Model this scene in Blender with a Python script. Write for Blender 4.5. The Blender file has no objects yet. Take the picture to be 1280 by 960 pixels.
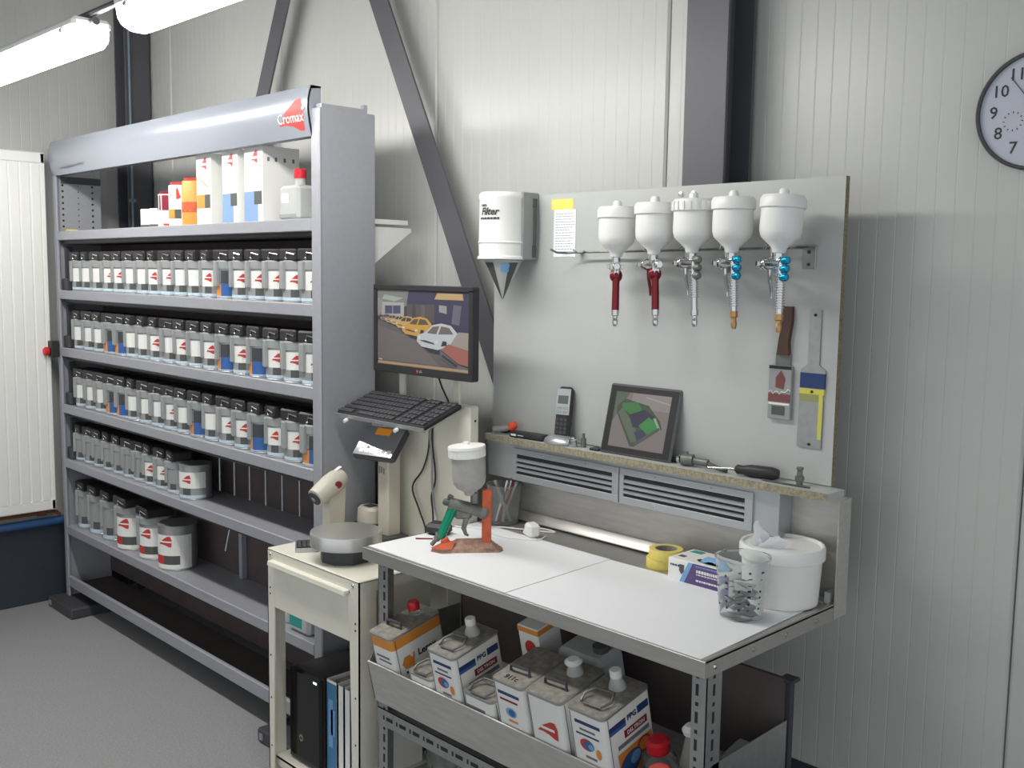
import bpy, bmesh, math, random
from mathutils import Vector, Matrix
random.seed(7)
S = bpy.context.scene
COL = S.collection
R = math.radians

# ---------------------------------------------------------------- camera
def make_camera():
    yaw, pitch, roll, f = R(45.514), R(6.193), R(-0.829), 1263.9
    fw = Vector((-math.sin(yaw)*math.cos(pitch), math.cos(yaw)*math.cos(pitch), -math.sin(pitch)))
    rt = Vector((math.cos(yaw), math.sin(yaw), 0)); dn = fw.cross(rt)
    c, s = math.cos(roll), math.sin(roll)
    r2 = c*rt + s*dn; d2 = -s*rt + c*dn
    cam = bpy.data.cameras.new('camera'); cam.sensor_width = 36; cam.lens = f/1280*36
    cam.clip_start = .05
    o = bpy.data.objects.new('camera', cam); COL.objects.link(o)
    M = Matrix.Identity(4)
    for i in range(3):
        M[i][0], M[i][1], M[i][2] = r2[i], -d2[i], -fw[i]
    M.translation = (0, 0, 1.65)
    o.matrix_world = M
    S.camera = o
make_camera()
# ---------------------------------------------------------------- light of the hall
W = bpy.data.worlds.new('hall_light'); S.world = W; W.use_nodes = True
W.node_tree.nodes['Background'].inputs[0].default_value = (.93, .97, 1, 1)
W.node_tree.nodes['Background'].inputs[1].default_value = 1.0
LAMP_STRENGTH = 33.0
S.view_settings.view_transform = 'Standard'; S.view_settings.look = 'None'
S.view_settings.exposure = 0.0; S.view_settings.gamma = 1; S.view_settings.use_curve_mapping = False

# ---------------------------------------------------------------- materials
def lin(c):
    c /= 255
    return c/12.92 if c <= .04045 else ((c+.055)/1.055)**2.4
MATS = {}
def mat(name, rgb, rough=.5, metal=0., var=0., vs=30., bump=0., bs=80., trans=0., emit=0., spec=.5, coat=0., stretch=None, ior=1.45, alpha=1.):
    if name in MATS: return MATS[name]
    m = bpy.data.materials.new(name); m.use_nodes = True
    nt = m.node_tree; b = nt.nodes['Principled BSDF']
    col = (lin(rgb[0]), lin(rgb[1]), lin(rgb[2]), 1)
    b.inputs['Base Color'].default_value = col
    b.inputs['Roughness'].default_value = rough; b.inputs['Metallic'].default_value = metal
    b.inputs['Transmission Weight'].default_value = trans; b.inputs['IOR'].default_value = ior
    b.inputs['Specular IOR Level'].default_value = spec; b.inputs['Coat Weight'].default_value = coat
    b.inputs['Alpha'].default_value = alpha
    if emit:
        b.inputs['Emission Color'].default_value = col; b.inputs['Emission Strength'].default_value = emit
    m.diffuse_color = col
    if var or bump:
        tc = nt.nodes.new('ShaderNodeTexCoord'); mp = nt.nodes.new('ShaderNodeMapping')
        if stretch: mp.inputs['Scale'].default_value = stretch
        nt.links.new(tc.outputs['Object'], mp.inputs['Vector'])
    if var:
        n = nt.nodes.new('ShaderNodeTexNoise'); n.inputs['Scale'].default_value = vs; n.inputs['Detail'].default_value = 4
        r = nt.nodes.new('ShaderNodeValToRGB')
        r.color_ramp.elements[0].position = .3; r.color_ramp.elements[1].position = .7
        r.color_ramp.elements[0].color = tuple(c*(1-var) for c in col[:3])+(1,)
        r.color_ramp.elements[1].color = tuple(min(1, c*(1+var)) for c in col[:3])+(1,)
        nt.links.new(mp.outputs['Vector'], n.inputs['Vector']); nt.links.new(n.outputs['Fac'], r.inputs['Fac'])
        nt.links.new(r.outputs['Color'], b.inputs['Base Color'])
    if bump:
        n2 = nt.nodes.new('ShaderNodeTexNoise'); n2.inputs['Scale'].default_value = bs
        bp = nt.nodes.new('ShaderNodeBump'); bp.inputs['Strength'].default_value = bump; bp.inputs['Distance'].default_value = .002
        nt.links.new(mp.outputs['Vector'], n2.inputs['Vector']); nt.links.new(n2.outputs['Fac'], bp.inputs['Height'])
        nt.links.new(bp.outputs['Normal'], b.inputs['Normal'])
    MATS[name] = m
    return m

M_ = dict(
 wall=mat('wall_panel_paint', (193,194,191), .36, var=.02, vs=3, bump=.03, bs=120, stretch=(1,1,.12)),
 wallback=mat('wall_core', (120,120,118), .8),
 floor=mat('speckled_floor', (153,153,155), .55, var=.16, vs=160, bump=.05, bs=200),
 plinth=mat('dark_plinth', (52,58,66), .6, var=.1, vs=20),
 steel=mat('grey_structural_paint', (86,86,91), .5, var=.04, vs=8),
 steeldark=mat('dark_structural_paint', (62,62,68), .5, var=.05, vs=8),
 rack=mat('silver_grey_paint', (162,163,170), .38, metal=.15, var=.025, vs=60),
 header=mat('silver_fascia_paint', (158,163,174), .22, metal=.30),
 black=mat('black_plastic', (46,44,46), .45),
 dark=mat('dark_grey_plastic', (70,70,74), .5),
 darkback=mat('dark_brown_board', (86,77,77), .6, var=.1, vs=15),
 white=mat('white_print', (236,236,232), .45),
 whitep=mat('white_plastic', (238,238,235), .35),
 cupwhite=mat('translucent_white_plastic', (232,232,230), .3, spec=.4),
 red=mat('red_print', (194,62,56), .45),
 redcap=mat('red_plastic', (205,40,52), .3),
 orange=mat('orange_print', (224,146,64), .45),
 blue=mat('blue_print', (56,100,164), .4),
 ltblue=mat('pale_blue_print', (196,214,226), .45),
 midblue=mat('mid_blue_print', (128,158,214), .45),
 navy=mat('navy_print', (40,62,112), .45),
 grey=mat('grey_print', (150,152,152), .5),
 tinmetal=mat('tinplate', (170,171,172), .32, metal=.55, var=.04, vs=40),
 dkgrey=mat('dark_grey_print', (84,86,84), .5),
 maroon=mat('maroon_print', (128,32,52), .4),
 purple=mat('purple_print', (94,76,126), .4),
 skyblue=mat('sky_blue_print', (120,170,215), .4),
 textdark=mat('dark_ink', (60,60,64), .6),
 textgrey=mat('grey_ink', (120,120,126), .6),
 stainless=mat('brushed_stainless', (186,184,180), .34, metal=.7, var=.05, vs=12, bump=.03, bs=90, stretch=(1,12,12)),
 stainlessd=mat('dull_stainless', (192,190,186), .42, metal=.40, var=.08, vs=14, stretch=(1,6,6)),
 galv=mat('galvanised_steel', (165,167,165), .4, metal=.7, var=.08, vs=50),
 alu=mat('anodised_aluminium', (182,185,188), .36, metal=.6),
 chrome=mat('chrome', (205,205,205), .14, metal=1.),
 gunmetal=mat('worn_gun_metal', (120,122,118), .45, metal=.5, var=.2, vs=40),
 brass=mat('brass', (190,150,105), .35, metal=.8),
 redano=mat('red_anodised', (122,40,48), .25, metal=.6),
 blueano=mat('blue_anodised', (15,140,175), .2, metal=.6),
 cream=mat('cream_paint', (227,225,211), .42, var=.02, vs=20),
 creamd=mat('cream_plastic', (200,194,180), .4),
 board=mat('grey_melamine', (184,186,184), .5, var=.015, vs=10),
 chip=mat('raw_chipboard', (150,143,120), .85, var=.32, vs=160, bump=.4, bs=160),
 chipd=mat('raw_chipboard_dark', (128,122,98), .85, var=.3, vs=160, bump=.4, bs=160),
 paper=mat('white_paper', (236,237,240), .7),
 yellow=mat('masking_tape_yellow', (226,208,112), .6),
 sticky=mat('sticky_note_yellow', (232,222,110), .7),
 cardboard=mat('grey_cardboard', (150,145,138), .8),
 clear=mat('clear_plastic', (240,244,244), .06, trans=.92, ior=1.3, spec=.3),
 milky=mat('milky_plastic', (214,216,214), .3, trans=.35, ior=1.3),
 green=mat('green_anodised', (8,140,106), .25, metal=.35),
 greenp=mat('teal_print', (40,150,140), .4),
 rustorange=mat('oversprayed_orange', (196,92,58), .6, var=.22, vs=40, bump=.3, bs=90),
 spatter=mat('paint_spattered_metal', (158,126,110), .6, var=.38, vs=70, bump=.5, bs=90),
 cupgrey=mat('used_grey_cup', (170,168,166), .55, var=.06, vs=60),
 bluebox=mat('blue_binder', (70,125,165), .45),
 wood=mat('brown_handle', (82,58,48), .5),
 rubber=mat('grey_rubber', (92,92,94), .6),
 dusty=mat('dusty_can_top', (150,146,138), .5, metal=.3, var=.28, vs=60),
 redbrown=mat('dark_red_board', (80,34,34), .6),
 sealgrey=mat('seam_grey', (60,60,60), .7),
 glass=mat('clock_glass', (188,192,206), .25),
 stopblue=mat('blue_pipe_paint', (52,92,140), .5),
 copper=mat('copper_pipe', (140,90,66), .45, metal=.5),
 lcd=mat('lcd_grey', (92,98,92), .3),
 amber=mat('amber_display', (206,130,40), .3, emit=.25),
 led=mat('blue_white_led', (200,225,255), .3, emit=3.),
 ink=mat('black_ink', (38,38,42), .6),
)
lampm = mat('lit_diffuser', (255,253,248), .3, emit=LAMP_STRENGTH)

# ---------------------------------------------------------------- mesh builder
class MB:
    def __init__(s): s.v = []; s.f = []; s.m = []
    def add(s, vs, fs, m=0, M=None):
        o = len(s.v)
        s.v += [tuple((M @ Vector(p)) if M else p) for p in vs]
        for k, f in enumerate(fs):
            s.f.append(tuple(i+o for i in f)); s.m.append(m[k] if isinstance(m, (list, tuple)) else m)
        return s
    def box(s, x0, x1, y0, y1, z0, z1, m=0, b=0., M=None):
        if x0 > x1: x0, x1 = x1, x0
        if y0 > y1: y0, y1 = y1, y0
        if z0 > z1: z0, z1 = z1, z0
        if b <= 0:
            v = [(x0,y0,z0),(x1,y0,z0),(x1,y1,z0),(x0,y1,z0),(x0,y0,z1),(x1,y0,z1),(x1,y1,z1),(x0,y1,z1)]
            f = [(0,3,2,1),(4,5,6,7),(0,1,5,4),(1,2,6,5),(2,3,7,6),(3,0,4,7)]
            return s.add(v, f, m, M)
        b = min(b, (x1-x0)*.49, (y1-y0)*.49, (z1-z0)*.49)
        v = []; idx = {}
        for i, x in enumerate((x0,x1)):
            for j, y in enumerate((y0,y1)):
                for k, z in enumerate((z0,z1)):
                    sx, sy, sz = (1-2*i)*b, (1-2*j)*b, (1-2*k)*b
                    idx[i,j,k] = len(v)
                    v += [(x,y+sy,z+sz),(x+sx,y,z+sz),(x+sx,y+sy,z)]
        f = []
        def q(a): f.append(tuple(a))
        for i in (0,1):
            q([idx[i,0,0],idx[i,0,1],idx[i,1,1],idx[i,1,0]] if i == 0 else [idx[i,0,0],idx[i,1,0],idx[i,1,1],idx[i,0,1]])
        for j in (0,1):
            a = [idx[0,j,0]+1,idx[1,j,0]+1,idx[1,j,1]+1,idx[0,j,1]+1]; q(a if j == 0 else a[::-1])
        for k in (0,1):
            a = [idx[0,0,k]+2,idx[0,1,k]+2,idx[1,1,k]+2,idx[1,0,k]+2]; q(a if k == 0 else a[::-1])
        for i in (0,1):
            for j in (0,1):
                a = [idx[i,j,0],idx[i,j,1],idx[i,j,1]+1,idx[i,j,0]+1]; q(a if i == j else a[::-1])
        for i in (0,1):
            for k in (0,1):
                a = [idx[i,0,k]+2,idx[i,1,k]+2,idx[i,1,k],idx[i,0,k]]; q(a if i == k else a[::-1])
        for j in (0,1):
            for k in (0,1):
                a = [idx[0,j,k]+1,idx[1,j,k]+1,idx[1,j,k]+2,idx[0,j,k]+2]; q(a if j == k else a[::-1])
        for i in (0,1):
            for j in (0,1):
                for k in (0,1):
                    a = [idx[i,j,k],idx[i,j,k]+1,idx[i,j,k]+2]; q(a if (i+j+k) % 2 == 0 else a[::-1])
        return s.add(v, f, m, M)
    def lathe(s, prof, seg=24, m=0, M=None, a0=0., a1=2*math.pi, close=True):
        full = abs(a1-a0-2*math.pi) < 1e-6
        n = seg if full else seg+1
        v = []; f = []; mm = []
        for (r, z) in prof:
            for k in range(n):
                a = a0+(a1-a0)*k/seg
                v.append((r*math.cos(a), r*math.sin(a), z))
        for i in range(len(prof)-1):
            for k in range(seg):
                k2 = (k+1) % n if full else k+1
                f.append((i*n+k, i*n+k2, (i+1)*n+k2, (i+1)*n+k))
                mm.append(m[i] if isinstance(m, (list, tuple)) else m)
        if close and full:
            if prof[0][0] > 1e-6: f.append(tuple(range(n))[::-1]); mm.append(mm[0])
            if prof[-1][0] > 1e-6: f.append(tuple((len(prof)-1)*n+k for k in range(n))); mm.append(mm[-1])
        return s.add(v, f, mm, M)
    def cyl(s, p0, p1, r0, r1=None, seg=12, m=0, M=None):
        p0, p1 = Vector(p0), Vector(p1); d = p1-p0
        Q = Matrix.Translation(p0) @ d.to_track_quat('Z', 'Y').to_matrix().to_4x4()
        return s.lathe([(r0, 0), (r0 if r1 is None else r1, d.length)], seg, m, (M @ Q) if M else Q)
    def lathe_on(s, p0, p1, prof, seg=16, m=0, M=None):
        p0, p1 = Vector(p0), Vector(p1); d = p1-p0
        Q = Matrix.Translation(p0) @ d.to_track_quat('Z', 'Y').to_matrix().to_4x4()
        return s.lathe(prof, seg, m, (M @ Q) if M else Q)
    def tube(s, pts, r, seg=8, m=0, M=None, smooth=False):
        P = [Vector(p) for p in pts]
        if smooth:
            E_ = [P[0]*2-P[1]]+P+[P[-1]*2-P[-2]]; P2 = []
            for i in range(1, len(E_)-2):
                for k in range(5):
                    t = k/5; a, b, c, d = E_[i-1:i+3]
                    P2.append(.5*((2*b)+(c-a)*t+(2*a-5*b+4*c-d)*t*t+(3*b-a-3*c+d)*t**3))
            P = P2+[P[-1]]
        n = len(P); v = []; f = []
        up = Vector((0,0,1))
        t0 = (P[1]-P[0]).normalized()
        if abs(t0.dot(up)) > .9: up = Vector((1,0,0))
        nx = t0.cross(up).normalized()
        for i in range(n):
            t = (P[min(i+1,n-1)]-P[max(i-1,0)]).normalized()
            nx = (nx - t*nx.dot(t)).normalized(); ny = t.cross(nx)
            rr = r[i] if isinstance(r, (list, tuple)) else r
            for k in range(seg):
                a = 2*math.pi*k/seg
                v.append(tuple(P[i]+nx*math.cos(a)*rr+ny*math.sin(a)*rr))
        for i in range(n-1):
            for k in range(seg):
                k2 = (k+1) % seg
                f.append((i*seg+k, i*seg+k2, (i+1)*seg+k2, (i+1)*seg+k))
        f.append(tuple(range(seg))[::-1]); f.append(tuple((n-1)*seg+k for k in range(seg)))
        return s.add(v, f, m, M)
    def prism(s, poly, z0, z1, m=0, M=None):
        n = len(poly)
        v = [(x,y,z0) for x, y in poly]+[(x,y,z1) for x, y in poly]
        f = [tuple(range(n))[::-1], tuple(range(n,2*n))]+[(i,(i+1)%n,n+(i+1)%n,n+i) for i in range(n)]
        return s.add(v, f, m, M)
    def ball(s, c, r, seg=12, m=0, M=None, sc=(1,1,1)):
        pr = [(r*math.sin(math.pi*i/8), -r*math.cos(math.pi*i/8)) for i in range(9)]
        Q = Matrix.Translation(c) @ Matrix.Diagonal((sc[0],sc[1],sc[2],1))
        return s.lathe(pr, seg, m, (M @ Q) if M else Q)
    def mesh(s, name, mats, sharp=35):
        me = bpy.data.meshes.new(name)
        me.from_pydata(s.v, [], s.f)
        for mt in (mats if isinstance(mats, (list, tuple)) else [mats]): me.materials.append(mt)
        me.polygons.foreach_set('material_index', s.m)
        me.polygons.foreach_set('use_smooth', [True]*len(s.f))
        b = bmesh.new(); b.from_mesh(me)
        bmesh.ops.recalc_face_normals(b, faces=b.faces); b.to_mesh(me); b.free()
        me.set_sharp_from_angle(angle=R(sharp))
        return me
    def build(s, name, mats, parent=None, world=True, sharp=35, label=None, kind=None, fix=True):
        me = s.mesh(name, mats, sharp)
        if world and parent is not None: me.transform(MW[parent].inverted())
        o = bpy.data.objects.new(name, me); COL.objects.link(o)
        if parent is not None: o.parent = parent; MW[o] = MW[parent]
        else: MW[o] = Matrix.Identity(4)
        if label: o['label'] = label
        if kind: o['kind'] = kind
        return o
MW = {}
def tag(o, label, cat, group=None):
    o['label'] = label; o['category'] = cat
    if group: o['group'] = group
    return o
def thing(name, label, cat, loc=(0,0,0), rz=0., group=None, rot=None):
    o = bpy.data.objects.new(name, None); COL.objects.link(o)
    o.empty_display_size = .05
    E = Matrix.Translation(loc) @ (rot.to_4x4() if rot else Matrix.Rotation(rz, 4, 'Z'))
    o.matrix_world = E; MW[o] = E
    return tag(o, label, cat, group)
def recentre(o):
    """move a one-mesh thing's origin to its base centre"""
    me = o.data
    xs = [v.co.x for v in me.vertices]; ys = [v.co.y for v in me.vertices]; zs = [v.co.z for v in me.vertices]
    c = Vector(((min(xs)+max(xs))/2, (min(ys)+max(ys))/2, min(zs)))
    me.transform(Matrix.Translation(-c)); o.location = c
    MW[o] = Matrix.Translation(c)
    return o
def solo(mb, name, mats, label, cat, group=None, sharp=35):
    return tag(recentre(mb.build(name, mats, sharp=sharp)), label, cat, group)
def copy_tree(o, parent=None):
    c = o.copy(); COL.objects.link(c)
    if parent is not None: c.parent = parent
    for ch in list(o.children): copy_tree(ch, c)
    return c
TXT = {}
def text_mesh(s, size, align='CENTER', ext=.0003, shear=0., bold=0.):
    key = (s, size, align, ext, shear, bold)
    if key in TXT: return TXT[key]
    cu = bpy.data.curves.new('lettering', 'FONT'); cu.body = s; cu.size = size; cu.align_x = align; cu.align_y = 'CENTER'
    cu.extrude = ext; cu.shear = shear; cu.offset = bold; cu.resolution_u = 2
    ob = bpy.data.objects.new('lettering', cu)
    me = bpy.data.meshes.new_from_object(ob)
    bpy.data.objects.remove(ob); bpy.data.curves.remove(cu)
    TXT[key] = me
    return me
def text(s, size, m, parent, M, name='lettering', align='CENTER', ext=.0003, shear=0., bold=0., sx=1.):
    """M : local matrix in the parent's space (text lies in its XY plane)"""
    me = text_mesh(s, size, align, ext, shear, bold).copy(); me.materials.clear(); me.materials.append(m)
    me.transform(M @ Matrix.Diagonal((sx,1,1,1)))
    o = bpy.data.objects.new(name, me); COL.objects.link(o); o.parent = parent; MW[o] = MW[parent]
    return o
def T(x, y, z): return Matrix.Translation((x,y,z))
def RX(d): return Matrix.Rotation(R(d), 4, 'X')
def RY(d): return Matrix.Rotation(R(d), 4, 'Y')
def RZ(d): return Matrix.Rotation(R(d), 4, 'Z')
FRONT = RX(90)                       # text facing -Y
SIDE = RZ(90) @ RX(90)               # text facing +X
def wm(parent, M): return MW[parent].inverted() @ M      # world matrix -> parent's space
ORD = ['first','second','third','fourth','fifth','sixth','seventh','eighth','ninth','tenth','eleventh','twelfth','thirteenth','fourteenth','fifteenth','sixteenth','seventeenth','eighteenth','nineteenth']
LOGO = [(-.5,-.30),(-.30,.10),(.02,.47),(.18,.50),(.26,.15),(.24,-.5),(.12,-.5),(-.08,-.34),(-.30,-.27)]

# ================================================================ SETTING
WY, WX = 2.335, -5.11
fl = MB().box(-7, 3, -4, 2.6, -.1, 0).build('floor', M_['floor'], kind='structure')
MB().box(-5.3, 3, -4, 2.45, 3.6, 3.7).build('ceiling', mat('ceiling_sheet', (170,170,168), .7), kind='structure')  # out of view; added to block ambient light from above
def ribbed(w, h, pitch=.0453, gd=.0008, gw=.004, edge=.006):
    """panel front profile, x along width, front face at y=0 looking to -y"""
    pts = [(0, .012), (.0, edge), (edge, 0)]
    n = int(round(w/pitch)); p = w/n
    for i in range(1, n):
        c = i*p; pts += [(c-gw/2, 0), (c, gd), (c+gw/2, 0)]
    pts += [(w-edge, 0), (w, edge), (w, .012)]
    mb = MB(); k = len(pts)
    v = [(x,y,0) for x, y in pts]+[(x,y,h) for x, y in pts]
    f = [(i,i+1,k+i+1,k+i) for i in range(k-1)]+[(k-1,0,k,2*k-1)]
    return mb.add(v, f)
PZ, PH = .386, 3.6-.386
wb = MB().box(-5.3, 1.6, WY+.010, WY+.10, 0, 3.6).build('wall_back', M_['wallback'], kind='structure')
pm = ribbed(.996, PH).mesh('wall_panel', M_['wall'], sharp=20)
for i in range(7):
    o = bpy.data.objects.new('wall_panel', pm); COL.objects.link(o); o.parent = wb; o.location = (-5.773+i+.002 if i else -5.773+.002, WY, PZ)
wl = MB().box(WX-.10, WX-.010, -3, WY+.1, 0, 3.6).build('wall_left', M_['wallback'], kind='structure')
for i in range(4):
    o = bpy.data.objects.new('wall_panel', pm); COL.objects.link(o); o.parent = wl
    o.matrix_local = T(WX, WY-i, PZ) @ RZ(90) @ Matrix.Diagonal((-1,1,1,1)) @ T(0,0,0)
    o.matrix_local = T(WX, WY-1-i+.002, PZ) @ RZ(90)
MB().box(-5.1, 1.6, WY-.012, WY+.012, 0, .386, b=.004).build('baseboard_back', M_['plinth'], kind='structure')
MB().box(WX-.012, WX+.012, -3, WY-.012, 0, .386, b=.004).build('baseboard_left', M_['plinth'], kind='structure')

# steel columns (H sections)
def column(name, label, x0, x1, y0, y1, z1, web, mt):
    t = .010
    r = thing(name, label, 'column', ((x0+x1)/2, (y0+y1)/2, 0))
    if web == 'y':
        MB().box(x0, x1, y0, y0+t, .0, z1, b=.001).build('flange', mt, r)
        MB().box(x0, x1, y1-t, y1, 0, z1, b=.001).build('flange', mt, r)
        MB().box((x0+x1)/2-.004, (x0+x1)/2+.004, y0+t, y1-t, 0, z1).build('web', mt, r)
    else:
        MB().box(x0, x0+t, y0, y1, 0, z1, b=.001).build('flange', mt, r)
        MB().box(x1-t, x1, y0, y1, 0, z1, b=.001).build('flange', mt, r)
        MB().box(x0+t, x1-t, (y0+y1)/2-.004, (y0+y1)/2+.004, 0, z1).build('web', mt, r)
    return r
column('steel_column', 'dark grey steel column rising behind the tool board', -1.612, -1.485, 2.195, 2.322, 3.6, 'y', M_['steel'])
column('steel_column', 'dark grey steel column in the room corner behind the paint rack', -5.097, -4.975, 2.198, 2.322, 3.6, 'x', M_['steel'])
# conduit line on the corner column
solo(MB().tube([(-4.967, 2.215, .4), (-4.967, 2.215, 3.6)], .006).box(-4.975,-4.958,2.2,2.23,1.98,1.995), 'conduit', mat('blue_grey_conduit',(120,138,152),.45), 'thin blue-grey conduit running up the corner column', 'conduit')
def brace(label, p0, p1, w=.088, t=.008):
    p0, p1 = Vector(p0), Vector(p1); d = p1-p0; L = d.length
    Q = T(*p0) @ Matrix(((d.x/L, -d.z/L, 0, 0), (0, 0, 1, 0), (d.z/L, d.x/L, 0, 0), (0,0,0,1)))   # local x along, y across, z = world Y
    mb = MB().box(0, L, -w/2, w/2, 0, t, M=Q).box(0, L, w/2-t, w/2, t, .05, M=Q)
    return solo(mb, 'steel_brace', M_['steel'], label, 'brace')
brace('dark grey diagonal steel brace running down behind the monitor to the tool board', (-1.72, 2.245, .10), (-3.30, 2.245, 3.22))
brace('dark grey diagonal steel brace slanting down behind the paint rack header', (-4.85, 2.245, .10), (-3.38, 2.245, 3.22))

# ---------------------------------------------------------------- fluorescent lamps
def lamp(label, x0, x1, y=1.33, z=2.361):
    r = thing('fluorescent_lamp', label, 'lamp', ((x0+x1)/2, y, z), group='fluorescent lamps above the rack')
    MB().box(x0+.01, x1-.01, y-.062, y+.062, z+.025, z+.062, b=.012).build('housing', M_['whitep'], r)
    pr = [(-.064,.025),(-.060,.0),(-.045,-.022),(-.02,-.033),(.02,-.033),(.045,-.022),(.060,0),(.064,.025)]
    mb = MB(); xs = [(x0,.55),(x0+.012,.8),(x0+.04,1),(x1-.04,1),(x1-.012,.8),(x1,.55)]
    v = []; n = len(pr)
    for x, k in xs: v += [(x, y+a*k, z+.025+(b-.025)*k) for a, b in pr]
    f = [(i*n+j, i*n+j+1, (i+1)*n+j+1, (i+1)*n+j) for i in range(5) for j in range(n-1)]
    f += [tuple(range(n)), tuple(5*n+j for j in range(n))[::-1]]+[tuple([i*n+n-1, i*n, (i+1)*n, (i+1)*n+n-1]) for i in range(5)]
    mb.add(v, f).build('diffuser', lampm, r, sharp=50)
    for xc in (x0+.10, x1-.10):
        MB().box(xc-.012, xc+.012, y-.068, y+.068, z+.02, z+.034, b=.003).build('clip', M_['alu'], r)
    for xc in (x0-.004, x1+.004):
        MB().cyl((xc-.012,y,z+.048),(xc+.012,y,z+.048),.012).build('cable_gland', M_['dark'], r)
    return r
lamp('lit fluorescent lamp at the left edge above the radiator', -4.60, -3.225)
lamp('lit fluorescent lamp at the top edge above the rack fascia', -2.955, -1.58)
mb = MB().tube([(-5.11,1.33,2.436),(-1.3,1.33,2.436)], .011, 10).box(-5.10,-5.085,1.29,1.37,2.39,2.475)
solo(mb, 'lamp_conduit', M_['dark'], 'thin dark conduit joining the two fluorescent lamps end to end', 'conduit')

# ---------------------------------------------------------------- radiator on the left wall
r = thing('radiator', 'tall white ribbed panel radiator on the left wall', 'radiator', (-5.05, 1.3, .478))
RY0, RY1, RZ0, RZ1, RXF = .81, 1.812, .478, 2.186, -5.004
n = 20; pts = []
for i in range(n):
    c0 = RY0+.02+(RY1-RY0-.04)*i/n; w = (RY1-RY0-.04)/n
    pts += [(c0, -.008), (c0+.006, 0), (c0+w-.006, 0), (c0+w-.001, -.008)]
k = len(pts)
v = [(RXF+d, y, RZ0+.05) for y, d in pts]+[(RXF+d, y, RZ1-.05) for y, d in pts]
f = [(i,i+1,k+i+1,k+i) for i in range(k-1)]
mb = MB().add(v, f).box(RXF-.02, RXF-.006, RY0, RY1, RZ0, RZ1, b=.003)
mb.box(RXF-.012, RXF, RY0, RY1, RZ1-.052, RZ1, b=.005).box(RXF-.012, RXF, RY0, RY1, RZ0, RZ0+.052, b=.005).box(RXF-.012, RXF, RY1-.022, RY1, RZ0, RZ1, b=.004)
mb.build('front_panel', M_['whitep'], r)
MB().box(-5.092, RXF-.016, RY1-.006, RY1, RZ0+.01, RZ1-.004, b=.002).build('side_cover', M_['whitep'], r)
mb = MB()
for i in range(24): mb.box(-5.088, RXF-.02, RY0+.02+i*.0405, RY0+.05+i*.0405, RZ1-.012, RZ1-.004)
mb.build('top_grille', M_['whitep'], r)
MB().box(-5.09, -5.06, RY0+.02, RY1-.02, RZ0+.02, RZ1-.03).build('rear_panel', M_['whitep'], r)
MB().box(-5.108, -5.088, 1.6, 1.65, .6, 2.0).box(-5.108, -5.088, .95, 1.0, .6, 2.0).build('bracket', M_['galv'], r)
solo(MB().tube([(-5.06,.7,.458),(-5.06,1.80,.458),(-5.06,1.83,.452),(-5.06,1.845,.436)], .010).cyl((-5.06,1.74,.458),(-5.06,1.78,.458),.016), 'radiator_pipe', M_['copper'], 'thin copper pipe running under the white radiator', 'pipe')
solo(MB().tube([(-5.07,.6,.408),(-5.07,1.90,.408)], .021, 12), 'blue_pipe', M_['stopblue'], 'thick blue pipe lying along the dark plinth under the radiator', 'pipe')

# ================================================================ PAINT MIXING RACK
X0, X1, YF, YB = -4.98, -2.752, 1.835, 2.055
rk = thing('paint_mixing_rack', 'tall silver grey paint mixing rack with a lettered fascia and rows of tins', 'rack', (-3.866, 1.945, 0))
ZT = [1.82, 1.545, 1.273, 1.000, .735, .404]
MB().box(X0, X0+.022, YF+.004, YB, .05, 2.165, b=.003).box(X0, X0+.036, YF, YF+.012, .05, 2.165, b=.003).build('side_panel', M_['rack'], rk)
MB().box(X1-.022, X1, YF+.004, YB, .05, 2.165, b=.003).box(X1-.048, X1, YF, YF+.012, .05, 2.165, b=.004).build('side_panel', M_['rack'], rk)
mb = MB()
for y, rr in ((1.872,.0055),(1.945,.003),(2.012,.0055)):
    z = 1.845
    while z < 2.08:
        mb.cyl((X0+.0218,y,z),(X0+.0226,y,z), rr, seg=8); z += .0275
mb.build('perforation', M_['ink'], rk, kind='stuff')
MB().box(X1-.030, X1-.002, YF+.01, YB-.03, 2.160, 2.178, b=.002).box(X1-.02, X1-.004, YB-.045, YB-.03, 2.175, 2.192).build('top_rail', M_['rack'], rk)
def hdr_y(z, off=0.):     # front curve of the fascia
    t = (z-2.078)/(2.236-2.078)
    t = min(1, max(0, t))
    return YF-.016+(.016*((.62-t)/.62)**1.7 if t < .62 else .014*((t-.62)/.38)**1.7)-off
prof = [(hdr_y(2.078+.158*i/14), 2.078+.158*i/14) for i in range(15)]
inn = [(y+.006, z) for y, z in prof]
inn[0] = (YF+.03, 2.078); prof2 = prof+[(YF+.035, 2.236), (YF+.035, 2.231)]+inn[::-1][1:-1]+[(YF+.035, 2.083), (YF+.035, 2.078)]
XH0, XH1 = X0, -2.792
k = len(prof2)
v = [(XH0,y,z) for y, z in prof2]+[(XH1,y,z) for y, z in prof2]
f = [(i,(i+1)%k,k+(i+1)%k,k+i) for i in range(k)]+[tuple(range(k)), tuple(range(k,2*k))]
hd = MB().add(v, f).build('fascia', M_['header'], rk, sharp=40)
endp = prof+[(YF+.035,2.236),(YF+.035,2.078)]; k = len(endp)
for x in (XH0, XH1-.004):
    v = [(x,y,z) for y, z in endp]+[(x+.004,y,z) for y, z in endp]
    MB().add(v, [(i,(i+1)%k,k+(i+1)%k,k+i) for i in range(k)]+[tuple(range(k)), tuple(range(k,2*k))]).build('fascia_end', M_['header'], rk)
MB().cyl((-2.815,hdr_y(2.165)-.004,2.165),(-2.815,hdr_y(2.165)+.01,2.165),.006).build('screw', M_['chrome'], rk)
def on_header(poly2d, cx, cz, s, off):
    v = [(cx+x*s, 0, cz+z*s) for x, z in poly2d]
    return v
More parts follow.
